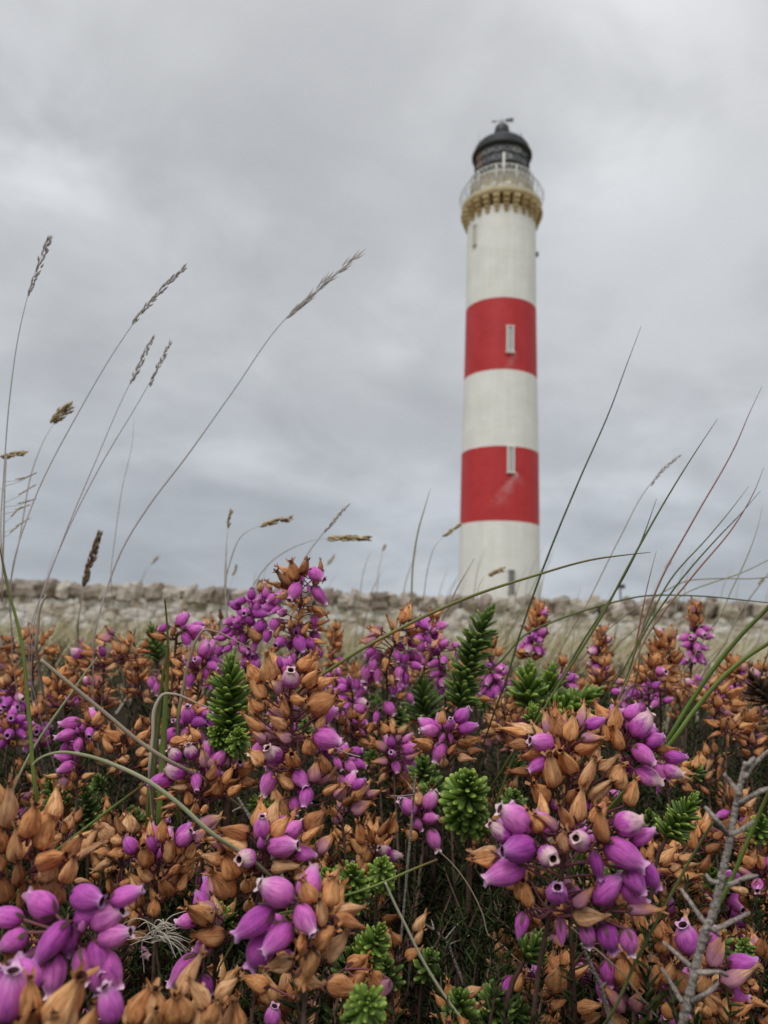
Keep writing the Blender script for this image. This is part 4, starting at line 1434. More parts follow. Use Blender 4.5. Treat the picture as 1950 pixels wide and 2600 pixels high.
  ('b',950,1250,950,1200,.85),('b',1050,1260,1120,1170,.2),('b',760,1270,735,1220,.3),('b',1080,1340,1130,1290,.1),('b',1000,1290,930,1300,.1),
  ('b',840,1310,760,1320,0),('b',900,1350,830,1390,-.1),('b',1040,1070,1070,1010,-.2),('m',960,1340,900,1380,0)], None),
 ('pinkish white and purple bells on a brown head, touching the two green blades', cG, .205, .0057, [
  ('w',1380,1300,1310,1230,.3),('w',1480,1290,1440,1160,.2),('m',1570,1350,1585,1200,.3),('w',1430,1400,1260,1360,.2),('p',1330,1430,1150,1480,.1),
  ('p',1500,1390,1510,1510,.5),('b',1530,1150,1480,1080,.0),('b',1300,1160,1390,1150,-.1),('b',1350,1550,1200,1580,.1),('b',1440,1510,1340,1500,.4),
  ('b',1600,1450,1650,1310,.1),('b',1720,1480,1780,1340,.1),('b',1660,1570,1690,1430,.2),('b',1740,1560,1870,1480,.05),('b',1560,1570,1610,1530,.3),
  ('b',1600,1640,1560,1680,.8),('b',1450,1640,1440,1540,.2),('b',1370,1620,1300,1650,.3),('b',1480,1710,1500,1680,.85),('m',1640,1370,1590,1300,.1)], None),
 ('star of purple bells behind the bleached bent blade, left of the bright green shoot', cG, .25, .0055, [
  ('p',1440,1010,1440,870,.3),('p',1400,1020,1335,1000,.75),('p',1450,1010,1600,990,.2),('p',1370,1070,1225,1165,.1),('p',1430,1040,1400,1140,.4),
  ('p',1560,960,1610,930,.7),('p',1500,1060,1560,1150,.1),('b',1350,970,1310,890,0),('p',1560,1010,1610,1010,-.1),('b',1500,930,1530,920,.2)], None),
 ('four loose purple bells on thin stalks beside a dark upright blade, upper left', cG, .27, .0057, [
  ('p',1350,270,1455,170,0),('p',1300,270,1210,300,0),('p',1440,310,1570,285,0),('p',1410,320,1440,420,.1),('b',1320,350,1330,250,.3),
  ('b',1280,370,1140,330,.1),('b',1260,340,1200,300,-.2)], None),
 ('small purple bells with one open mouth, hanging below the four loose bells', cG, .265, .0055, [
  ('p',1530,500,1610,400,.1),('p',1540,545,1505,530,.9),('p',1590,550,1659,600,.2),('p',1580,590,1575,670,.1),('b',1390,580,1300,520,.1),
  ('b',1440,540,1430,440,.1),('p',1460,630,1450,740,.1),('b',1520,690,1530,640,.4),('p',1660,560,1700,620,0),('b',1400,650,1340,620,.1),('b',1580,720,1600,690,.2)], None),
 ('two slim purple bells hanging by a dark upright blade', cG, .30, .0052, [
  ('p',1165,650,1170,760,0),('p',1200,690,1210,800,.1),('b',1220,640,1250,720,.1),('b',1100,830,1150,850,.2)], None),
 ('brown head at the far left against the foot of the wall', cG, .36, .0058, [
  ('b',210,360,180,260,.1),('b',100,390,15,345,.1),('b',120,430,20,420,.2),('b',290,340,270,280,.1),('b',320,420,345,310,.2),('b',230,410,215,370,.5),
  ('b',90,470,50,460,.2),('b',250,490,235,450,.8),('b',180,490,160,440,.3),('b',350,370,370,330,0),('b',140,520,90,500,.1),('b',300,500,330,460,.1)], None),
 ('short brown head with upright bells, right of the far left head', cG, .38, .0056, [
  ('b',400,490,400,405,.1),('b',370,480,350,430,0),('b',440,490,445,440,0),('b',400,540,380,500,.3),('b',350,560,320,520,.1)], None),
 ('ragged brown head with two pinkish bells at its top, upper left', cG, .32, .0058, [
  ('m',870,370,710,335,.1),('m',870,340,820,265,0),('p',800,500,760,430,.5),('b',930,480,830,370,.2),('b',960,410,900,330,.1),('b',1000,400,985,310,0),
  ('b',1050,500,1030,400,.3),('b',970,480,900,410,.3),('b',1100,440,1115,380,0),('b',720,470,610,400,.1),('w',640,510,540,450,.2),('b',740,480,620,490,.1),
  ('b',600,570,500,490,.1),('b',690,570,600,520,.2),('b',800,550,860,520,.1),('b',1060,560,1130,520,0),('b',900,560,830,600,.3),('b',1000,540,960,600,.2),
  ('b',560,620,520,640,.4),('b',700,620,620,600,.1),('b',820,640,880,640,.1)], None),
 ('purple bells hanging beneath a brown crown, right of the bare gap in the middle', cH, .27, .0057, [
  ('b',290,300,280,180,.1),('b',380,250,360,140,0),('b',420,230,415,150,0),('b',395,350,390,380,.8),('p',490,230,575,290,.4),('b',470,300,535,310,.2),
  ('b',440,370,490,400,.1),('p',540,320,565,370,0),('p',510,380,500,460,0),('m',170,380,50,385,.1),('m',170,330,110,340,0),('p',160,430,110,480,0),
  ('p',320,450,330,530,.2),('p',350,570,330,670,.3),('p',420,560,520,590,.1),('p',170,570,170,700,.1),('p',110,560,75,690,0),('p',150,520,140,580,.2),
  ('b',240,510,230,590,.4),('b',270,640,280,720,.2),('p',300,700,300,790,0),('p',390,620,400,720,0),('p',60,730,30,790,0),
  ('p',20,670,5,760,0),('b',220,350,180,400,.2),('b',320,300,330,370,.3),('p',400,470,380,540,-.1)], None),
 ('two purple bells alone low beneath the hanging purple ones', cH, .27, .0057, [
  ('p',230,850,300,950,.2),('p',180,920,150,1010,.3),('p',90,920,40,900,-.1),('b',330,830,370,800,0),('p',400,780,430,820,-.1)], None),
 ('pink and purple open bells left of the tall dark green shoot', cH, .29, .0055, [
  ('p',650,540,580,570,.3),('p',690,500,685,530,.8),('m',760,440,690,440,.1),('p',650,430,680,410,.1),('p',650,620,590,650,.5),('p',680,670,670,720,.7),
  ('p',690,730,680,790,.2),('b',740,530,740,580,.2),('b',570,480,540,530,.1),('b',590,440,620,390,0),('p',560,540,500,550,-.1),('w',790,450,800,500,.1),
  ('b',720,610,750,660,0),('p',740,770,780,820,-.1),('b',540,430,500,460,-.1)], None),
 ('star of purple bells over open brown bells, in the centre above the round green shoot', cH, .22, .0056, [
  ('p',650,1080,500,1060,.2),('p',770,1000,890,910,.1),('p',780,1060,945,1045,.1),('p',740,1060,735,990,.55),('u',690,1090,655,1170,.2),
  ('u',735,1080,740,1160,.2),('p',680,1160,615,1310,.1),('b',665,1020,675,930,.3),('b',600,1200,450,1120,.1),('b',720,1240,795,1200,.6),
  ('b',830,1140,955,1130,0),('b',790,1260,870,1300,.3),('b',690,1350,680,1280,.5),('b',860,1230,965,1215,0),('b',790,1150,850,1180,.1),('b',560,1140,480,1190,-.1)], None),
 ('purple rosette with one bell open to the front, ringed by faded bells', cH, .262, .0056, [
  ('p',300,1265,288,1245,.95),('p',310,1300,325,1390,.5),('p',290,1200,275,1110,.1),('p',370,1170,435,1100,.1),('p',360,1220,485,1190,.2),
  ('m',380,1290,510,1230,.1),('m',250,1220,150,1150,.1),('m',260,1320,140,1290,.1),('w',380,1340,465,1400,.2),('b',260,1090,200,1010,0),
  ('b',330,1090,390,1050,0),('b',250,1400,200,1450,0),('b',330,1420,380,1460,0),('b',300,1100,290,1010,-.1)], None),
 ('brown bells right of the tiny buds, below two low purple bells', cH, .28, .0055, [
  ('b',20,1000,120,920,.1),('b',90,1060,190,1010,.1),('b',10,1080,60,1095,.6),('b',20,1160,100,1190,.3),('b',400,1050,450,1090,.1),('b',430,960,470,1000,0),
  ('b',240,1030,270,970,.1)], None),
 ('small purple pair with a white edged bell left of the grey stubby twig', cH, .225, .0055, [
  ('w',430,1660,340,1600,.2),('p',580,1640,600,1530,.2),('b',480,1600,480,1540,.1)], None),
 ('dry head of round brown bells on the right, crossed by two stout green blades', cI, .27, .0056, [
  ('b',1300,790,1350,670,.2),('b',1250,830,1205,750,.1),('b',1340,810,1480,750,.1),('b',1360,850,1475,870,.2),('b',1290,880,1270,820,.5),
  ('b',1240,950,1230,890,.6),('b',1200,790,1090,760,0),('b',1320,740,1370,680,0),('m',1310,930,1380,950,.1),('b',1220,720,1270,640,0),('b',1160,840,1100,820,0)], None),
 ('small star of five brown bells below the dry head on the right', cI, .265, .0055, [
  ('b',1320,1060,1290,970,.1),('b',1300,1090,1215,1090,.1),('b',1350,1090,1355,1150,.4),('b',1390,1060,1380,1010,.6),('b',1430,1060,1525,980,.1),
  ('b',1390,1010,1455,955,0),('b',1430,1100,1480,1130,.1)], None),
 ('brown bells near the right edge above the fork of the grey dead twig', cI, .275, .0056, [
  ('b',1490,1190,1425,1100,.1),('b',1540,1170,1540,1095,.1),('b',1570,1180,1659,1125,.1),('b',1510,1260,1435,1190,.4),('b',1560,1260,1620,1210,.2)], None),
 ('sparse brown bells left of the grey dead twig top', cI, .27, .0055, [
  ('b',1260,1240,1240,1160,.1),('b',1300,1270,1375,1240,.1),('b',1300,1340,1280,1400,.2),('b',1230,1290,1200,1340,.1),('b',1180,1450,1215,1400,.1),
  ('b',1200,1560,1160,1490,.2),('b',1270,1540,1330,1560,.1)], None),
 ('brown bells tucked under the whitish purple bells on the right', cI, .24, .0055, [
  ('b',970,1370,1100,1390,.1),('b',980,1340,1080,1330,0),('b',960,1430,1060,1440,.2),('b',1090,1360,1110,1290,0),('b',890,1440,980,1440,.1),('b',1000,1480,1060,1520,.1)], None),
 ('scattered purple bells beneath the mid right brown heads', cI, .31, .0055, [
  ('p',770,750,835,700,.3),('p',660,760,585,810,.2),('b',900,760,900,700,.2),('b',970,750,990,820,.2),('w',1090,720,1015,680,.2),('p',850,850,890,840,.1),
  ('m',480,700,540,680,.1),('p',700,850,680,900,.1),('p',450,780,500,770,.1),('p',120,700,150,670,.1),('p',820,840,790,870,.1)], None),
 ('sprawl of small brown bells on the right, behind the grey dead twig', cJ, .225, .0056, [
  ('b',500,590,670,410,.1),('b',370,530,490,380,.05),('b',470,690,420,570,.6),('b',850,430,850,230,.2),('b',700,540,860,470,.2),('b',740,620,900,560,.2),
  ('b',640,690,950,720,.2),('b',920,650,1050,520,.5),('b',940,260,1020,120,.05),('b',1050,320,1150,240,.1),('b',960,460,1130,380,.1),('b',1160,220,1215,120,.3),
  ('b',1080,460,1100,370,.1),('b',1380,480,1310,350,.3),('b',1470,290,1540,140,.1),('b',1580,510,1560,610,.7),('b',1370,870,1450,1040,.2),('b',965,880,985,915,.85),
  ('b',560,900,540,800,.6),('b',660,830,820,830,.1),('b',780,770,700,800,.1),('b',1500,660,1600,780,.0),('b',590,620,700,600,-.1),('b',1350,220,1390,120,-.1),
  ('b',900,820,800,760,0)], None),
 ('brown and purple head at the lower right, crossed by the grey dead twig', cJ, .158, .0061, [
  ('p',820,1470,720,1190,.2),('b',490,1340,500,1180,.2),('b',500,1490,570,1320,.05),('b',450,1790,345,1480,.2),('b',570,1780,590,1520,.2),
  ('b',730,1560,760,1400,0),('m',1000,1610,1220,1360,.2),('p',1190,1610,1490,1570,.1),('m',1120,1790,1490,1690,.25),('p',1170,1850,1340,1930,0),('b',770,1880,700,1750,.1),
  ('b',910,1890,960,1770,.5),('b',570,2150,640,1960,.1),('b',1020,2130,880,1990,.3),('b',1120,2020,1000,1930,.1),('b',1240,2110,1380,2060,.2),
  ('b',960,2000,860,2080,.1),('b',700,2100,760,1980,.1)], None),
 ('pair of long brown bells in the bottom right corner', cJ, .17, .0060, [
  ('b',1400,1960,1560,1990,.2),('b',1430,1860,1609,1890,.1),('b',1500,2120,1609,2180,.1),('b',1560,1990,1659,2080,-.1)], None),
 ('purple and brown bells hanging behind the twin stems at the lower right', c5, .172, .0058, [
  ('b',600,930,605,850,.5),('u',575,875,535,990,.1),('b',760,935,795,810,.3),('b',825,880,915,850,.1),('b',740,1010,820,980,.2),('b',850,1020,950,970,.1),
  ('p',980,810,990,910,.1),('p',1030,830,1060,900,0),('p',970,880,960,960,.1),('p',1010,930,1020,1000,0),('b',690,1060,760,1070,0),('b',870,1070,960,1040,0),
  ('b',1120,980,1060,960,.3),('b',1020,760,1030,810,-.1)], None),
 ('small bunch of purple bells left of the round green shoot in the centre', c5, .222, .0056, [
  ('p',175,190,110,140,.2),('p',210,170,265,100,.1),('p',205,215,275,210,.2),('p',235,255,265,340,.1),('p',165,210,195,260,.1),('b',190,155,180,105,0),
  ('b',180,300,140,270,.1),('b',270,230,310,210,0)], None),
 ('upright brown head with three purple bells at its top, left of centre', cK, .19, .0060, [
  ('b',970,430,975,210,.2),('b',870,410,830,310,-.1),('p',1110,460,1250,330,.1),('p',880,540,850,410,.15),('b',1020,610,1085,345,.35),
  ('b',830,650,755,440,.5),('b',1050,740,1150,610,.5),('b',870,800,700,640,.3),('b',770,930,670,690,.2),('b',1010,940,1000,710,.3),
  ('b',885,1120,880,950,.4),('b',700,570,630,480,0),('b',1120,890,1160,800,-.1),('b',1200,590,1270,460,.0),('m',1250,430,1330,360,-.1),
  ('b',710,1070,650,880,0),('b',900,1010,860,880,.1),('b',770,1040,770,990,.5),('p',720,540,690,500,-.1),('u',930,600,940,540,.1),('b',1140,560,1120,480,-.1)],
  [(410,2100),(402,2200),(395,2310),(392,2420),(388,2510)]),
 ('fan of slim brown bells left of the upright brown head', cD, .205, .0057, [
  ('b',1060,650,930,580,.2),('b',980,620,825,490,.2),('b',1080,570,935,445,.05),('b',970,720,815,710,.1),('b',1080,730,985,745,.3),('b',980,800,805,865,.1),
  ('b',960,1080,940,940,.3),('b',1050,1030,1130,960,.1),('b',1060,760,1130,700,-.1)], None),
 ('little dark brown bells between the big left brown head and the small green shoots', cD, .22, .0057, [
  ('b',460,510,400,350,.1),('b',400,450,340,380,0),('b',560,570,560,450,.2),('b',600,530,665,430,.1),('b',480,610,450,550,.2),('b',640,980,760,970,.0),('b',540,620,500,600,0)], None),
 ('big blurred brown head at the left edge', cD, .128, .0062, [
  ('b',50,520,80,120,.1),('b',20,330,-30,150,0),('b',115,800,130,550,.5),('b',230,590,300,270,.1),('b',350,700,385,530,0),('b',160,1010,190,790,.5),
  ('b',320,820,600,740,.15),('b',330,1190,310,960,.5),('b',510,1190,515,950,.2),('b',560,980,630,850,.45),('b',40,1160,30,990,.4),('b',-20,900,-40,700,.2),
  ('b',570,810,640,690,0),('b',180,1220,180,1080,.1),('b',410,980,430,850,.1),('b',-60,560,-120,340,.1),('b',20,720,-30,600,.3),('b',430,1120,440,1000,.1)], None),
 ('dense purple head at the lower left, below the big blurred brown head', cD, .117, .0060, [
  ('p',600,1330,350,1600,.35),('p',490,1600,440,1900,.35),('p',620,1090,920,1150,.25),('p',640,1310,780,1250,.0),('p',780,1340,1060,1200,.1),
  ('p',850,1480,1160,1410,.2),('p',810,1480,880,1720,.3),('p',870,1590,1020,1870,.1),('p',690,1560,740,1790,.1),('p',240,1420,0,1570,.1),
  ('p',200,1310,-70,1260,.1),('p',330,1560,230,1760,-.1),('p',950,1150,1080,1110,-.2),('u',700,1420,720,1330,.3),('b',160,1520,60,1660,-.1),
  ('p',820,1680,860,1880,-.1),('p',560,1350,600,1560,-.2)],
  [(110*.294+180,2290),(200,2380),(205,2480)]),
 ('three blurred brown bells with a purple bell each side, bottom left corner', cD, .097, .0062, [
  ('b',250,2180,290,1790,.05),('b',440,2230,760,1790,.05),('b',250,2290,230,2060,.4),('p',60,2180,130,1720,.05),('p',1000,2190,880,1870,.1),('b',700,2330,810,2150,.2),
  ('b',420,2330,480,2100,.2),('p',-20,2100,-40,1850,0),('b',560,2330,640,2150,0)], None),
 ('broad blurred brown head at the bottom edge, left of centre', cK, .110, .0061, [
  ('b',690,2120,790,1830,.1),('b',900,2120,950,1750,.15),('b',1060,2120,1110,1770,.2),('b',1400,1980,1220,1730,.1),('b',880,2170,890,1960,.6),
  ('b',1220,2110,1140,1900,.3),('b',640,2150,670,1990,0),('b',1300,2180,1260,2000,.2),('b',1080,2240,1060,2060,.3),('b',1380,2160,1420,2040,0)], None),
 ('blurred brown bells at the bottom edge beside the broad brown head', cK, .125, .0060, [
  ('b',1600,2170,1560,1900,.1),('b',1480,1900,1600,1730,-.1),('b',1500,2200,1440,2060,.1),('b',1700,2200,1680,2060,.1)], None),
 ('drooping purple bell and two brown bells beside pale tangled fibres', cK, .165, .0060, [
  ('b',1430,1190,1180,960,.25),('b',1560,1310,1285,1310,.2),('p',1290,1500,1040,1760,.2),('p',1340,1680,1400,1810,-.1),('p',1300,1160,1160,1180,-.1),
  ('p',1430,1380,1320,1440,-.1),('m',1460,1100,1380,1060,-.1)], None),
 ('single fallen brown bells lying at the bottom centre', c4, .15, .0058, [
  ('b',1135,920,1020,895,.1),('b',1375,910,1525,935,.2),('p',1140,1085,1150,1045,.2),('b',1290,1090,1310,1040,.1),('b',1600,920,1560,870,.2),('m',1645,890,1600,950,.1)], None),
 ('dull brown bells in the shade left of the dark gap', c5, .19, .0057, [
  ('b',110,740,60,680,.1),('b',130,800,200,760,.1),('b',60,820,30,770,.2),('b',120,870,60,850,.1),('b',20,960,70,900,.1),('b',60,1030,110,960,.1),('b',170,740,200,700,0)], None),
 ('open brown bells at the foot of the dark gap, bottom centre right', c5, .165, .0056, [
  ('b',300,1010,245,940,.2),('b',330,1050,240,1040,.1),('b',370,1010,430,1000,.5),('b',380,950,440,930,.1),('b',330,980,310,930,.1)], None),
]

AUTO = [
 ('upright brown topped head with purple below, right of the tall dark green shoot', (1372,1548),(1345,1665),.38,.0056,'bbbbxppbb',6,1.0),
 ('brown and purple head just behind the thin arching blade, near the centre', (1098,1570),(1085,1650),.33,.0055,'bbxpp',6,1.0),
 ('slim brown spire with a waist of purple bells, rightmost against the wall', (1770,1545),(1762,1668),.37,.0056,'bbbxppbp',5,.9),
 ('broad brown head left of the slim brown spire', (1690,1625),(1680,1720),.33,.0057,'bbbbbb',8,1.6),
 ('brown bells under the broad brown head', (1660,1690),(1650,1730),.32,.0057,'bbb',8,1.8),
 ('tapering brown spire with purple bells at its waist, mid right', (1528,1610),(1518,1700),.40,.0056,'bbbbbpx',6,1.0),
 ('brown head at the foot of the tapering brown spire', (1535,1695),(1525,1745),.36,.0056,'bbbb',7,1.4),
 ('small brown head between the two stout green blades, right', (1862,1685),(1872,1730),.38,.0056,'bbbb',7,1.2),
 ('brown head cut by the right edge of the picture', (1938,1700),(1935,1745),.36,.0056,'bbb',7,1.2),
 ('brown head of fine bells against the wall, right of the tallest head', (852,1598),(842,1690),.46,.0056,'bbbbbb',6,1.1),
 ('brown knot beside a purple one, left of the green blades at mid right', (1428,1690),(1435,1730),.40,.0056,'bxp',6,1.2),
 ('purple cluster beneath a brown tuft, behind the tall dark green shoot', (1245,1640),(1250,1740),.34,.0055,'bbppp',6,1.1),
 ('purple cluster behind the bells in the middle, right of the long spike', (850,1720),(862,1800),.32,.0054,'pppp',6,1.2),
 ('low purple cluster right of the middle spike crown', (890,1740),(900,1820),.30,.0054,'ppp',6,1.1),
 ('brown mound left of the crossing straw, far left', (150,1720),(160,1790),.33,.0057,'bbbm',8,1.7),
 ('mauve and brown mound behind the crossing straws', (245,1745),(250,1800),.34,.0057,'mbmb',8,1.8),
 ('brown tuft near the left edge beside the green blade', (30,1715),(32,1790),.34,.0056,'bbxp',7,1.4),
 ('purple and brown bells at the left edge below the brown tuft', (28,1830),(35,1880),.30,.0055,'pxb',6,1.3),
 ('purple bells behind the foot of the left green blade', (88,1815),(92,1880),.31,.0054,'bpp',6,1.2),
 ('brown bells right of the ragged upper left head', (345,1690),(350,1760),.34,.0056,'bbb',8,1.6),
 ('brown tuft beside the leaning purple bells', (455,1680),(452,1745),.31,.0056,'bbb',7,1.3),
 ('shaded brown head under the bright green shoot', (600,1935),(590,1990),.22,.0056,'mbb',6,1.3),
 ('brown and purple bells at the far right behind the grey twig fork', (1900,1830),(1905,1880),.30,.0056,'bbm',7,1.3),
 ('brown tuft left of the twin green shoots', (1195,1690),(1190,1735),.38,.0055,'bxb',6,1.2),
 ('dusky brown bells under the purple rosette', (1015,1985),(1015,2020),.27,.0055,'mbm',6,1.2),
 ('dusky brown head right of the slim green shoot at the right', (1870,2030),(1875,2090),.26,.0056,'bbb',7,1.4),
 ('brown bells at the right edge below the grey twig fork', (1925,2200),(1928,2260),.22,.0056,'bmb',6,1.3),
 ('dim brown bells low at the right edge', (1925,2430),(1925,2480),.19,.0056,'bb',6,1.2),
 ('dim brown head behind the upright brown head, left of centre', (480,2180),(470,2260),.24,.0056,'bmb',6,1.3),
 ('dim brown bells left of the tangled fibres', (330,2330),(325,2400),.24,.0055,'bb',6,1.2),
]
for i, (lab, crop, D, L0, rows, stem) in enumerate(EXPL):
    make_head('heather_flower_head', lab, thicken(explicit(crop, rows, D, L0, 300 + i), L0, 70 + i, .95 if D > .14 else (.45 if D > .12 else .15)), D, 900 + i, None, 0 if D < .26 else 1, True, stem)
for i, (lab, tp, bt, D, L0, pat, per, wide) in enumerate(AUTO):
    make_head('heather_flower_head', lab, auto(tp, bt, D, L0, pat, 500 + i, per, wide), D, 1500 + i, None, 0 if D < .26 else 1)

# ------------------------------------------------------------------ carpet of smaller heads behind and around (joined, too small to part)
def head_mesh(seed, pattern, per=5, wide=1.1):
    rng = random.Random(seed)
    mb = MB()
    L0 = .0056
    n = len(pattern)
    kmat = {'p': 0, 'w': 1, 'b': 2, 'm': 3, 'u': 0}
    for i, kd in enumerate(pattern):
        z = -.0042 * i
        ph = rng.uniform(0, 6)
        for j in range(per if i else per - 1):
            kk = kd if rng.random() > .12 else rng.choice('bpmb')
            az = ph + 2 * pi * j / per + rng.uniform(-.3, .3)
            t = i / max(1, n - 1)
            el = radians(rng.gauss(62 - 50 * t, 16) if kk in 'bm' else rng.gauss(10 - 45 * t, 20))
            d = Vector((cos(az) * cos(el), sin(az) * cos(el), sin(el)))
            rr = L0 * rng.uniform(.22, .42) * wide * (.5 if i == 0 else 1)
            q = np.array(basis(d, rng.uniform(0, 6)).to_matrix())
            c = np.array([cos(az) * rr, sin(az) * rr, z + rng.uniform(-.2, .2) * L0])
            ln = L0 * rng.uniform(.8, 1.15)
            rn = rng.random()
            for V, F, U, mi in bell_verts(kk, rng.randrange(999), 8, 7):
                if mi == 2:
                    continue
                mb.add((np.array(V) * ln) @ q.T + c, F, U, kmat[kk] if mi == 0 else 4, rn)
    zb = -.0042 * n
    tube(mb, [Vector((0, 0, 0)), Vector((.0005, .0008, zb)), Vector((0, 0, zb - .05))], [.0004, .0006, .0008], 5, mi=5)
    for k in range(90):
        z = zb - .05 * (k / 90)
        a = rng.uniform(0, 6.3)
        d = Vector((cos(a), sin(a), rng.uniform(.2, 1.2))).normalized()
        V = (LL_V * .0036 * rng.uniform(.6, 1.3)) @ np.array(basis(d, 0).to_matrix()).T + np.array([0, 0, z])
        mb.add(V, LL_F, None, 6, rng.random())
    return mb.mesh('small_heather_head', [M['purple'], M['pale'], M['brown'], M['mauve'], M['hole'], M['stem'], M['heathleaf']])

def build_carpet():
    rng = random.Random(77)
    brown = [head_mesh(10 + i, p) for i, p in enumerate(('bbbbb', 'bbbm', 'bbbbbb', 'bbmb', 'bbb'))]
    mixed = [head_mesh(30 + i, p) for i, p in enumerate(('bbxpp'.replace('x', 'p'), 'bbbpb', 'pppp', 'bppp'))]
    n = 0
    tries = 0
    while n < 205 and tries < 6000:
        tries += 1
        y = rng.uniform(.24, .80) if tries % 2 else rng.uniform(.15, .34)
        x = rng.uniform(-.60, .60) * y
        base = canopy_z(x, y) + (rng.uniform(-.022, .002) if y > .34 else rng.uniform(-.045, -.02))
        p = Vector((x, y, base))
        u, v, d = proj(p)
        if v < 1580 or not (-150 < u < 2100) or (980 < u < 1290 and 2120 < v < 2540):
            continue
        isb = rng.random() < .76
        g = 'brown heather heads in the carpet behind' if isb else 'part purple heather heads in the carpet behind'
        lab = 'small withered brown heather head in the dense carpet behind the nearer heads' if isb else \
              'small part purple heather head in the dense carpet behind the nearer heads'
        o = obj('heather_flower_head', rng.choice(brown if isb else mixed), None, p)
        o['label'], o['category'], o['group'] = lab, 'heather flower head', g
        o.rotation_euler = (rng.uniform(-.3, .3), rng.uniform(-.3, .3), rng.uniform(0, 6.3))
        s = rng.uniform(.85, 1.15)
        o.scale = (s, s, s)
        n += 1
    # farther heads run together into one mass
    Vs, Fs, Us, Ms, Rs, off = [], [], [], [], [], 0
    protos = []
    for me in brown + mixed[:3]:
        V = np.empty(len(me.vertices) * 3); me.vertices.foreach_get('co', V)
        rn = np.empty(len(me.vertices)); me.attributes['rnd'].data.foreach_get('value', rn)
        F = [tuple(p.vertices) for p in me.polygons]
        ml = np.empty(len(me.polygons), np.int32); me.polygons.foreach_get('material_index', ml)
        uv = np.zeros((len(me.vertices), 2))
        li = np.empty(len(me.loops), np.int32); me.loops.foreach_get('vertex_index', li)
        lu = np.empty(len(me.loops) * 2); me.uv_layers[0].data.foreach_get('uv', lu)
        uv[li] = lu.reshape(-1, 2)
        keep = [k for k, f in enumerate(F) if ml[k] != 6 or k % 3 == 0]
        protos.append((V.reshape(-1, 3), [F[k] for k in keep], uv, ml[keep].tolist(), rn))
    mass = MB()
    for k in range(650):
        if k < 330:
            y = rng.uniform(.85, 2.3)
            x = rng.uniform(-.66, .66) * y
        else:
            y = rng.uniform(-.2, 1.5)
            x = rng.choice((-1, 1)) * rng.uniform(.72 * max(y, 0) + .10, 1.25)
        V, F, uv, ml, rn = rng.choice(protos)
        q = Quaternion((0, 0, 1), rng.uniform(0, 6.3)) @ Quaternion((1, 0, 0), rng.uniform(-.3, .3))
        s_ = rng.uniform(.9, 1.25)
        W_ = (V * s_) @ np.array(q.to_matrix()).T + np.array([x, y, canopy_z(x, y) + rng.uniform(-.02, .006)])
        b = mass.n
        mass.v.append(W_); mass.n += len(W_)
        mass.f.extend([tuple(i + b for i in f) for f in F])
        mass.mi.extend(ml); mass.uv.append(uv); mass.rn.append((rn + rng.random()) % 1)
    obj('distant_heather_heads', mass.mesh('distant_heather_heads', list(brown[0].materials)), None, None, kind='stuff', category='heather',
        label='mass of brown and purple heather heads at the back of the carpet')
build_carpet()

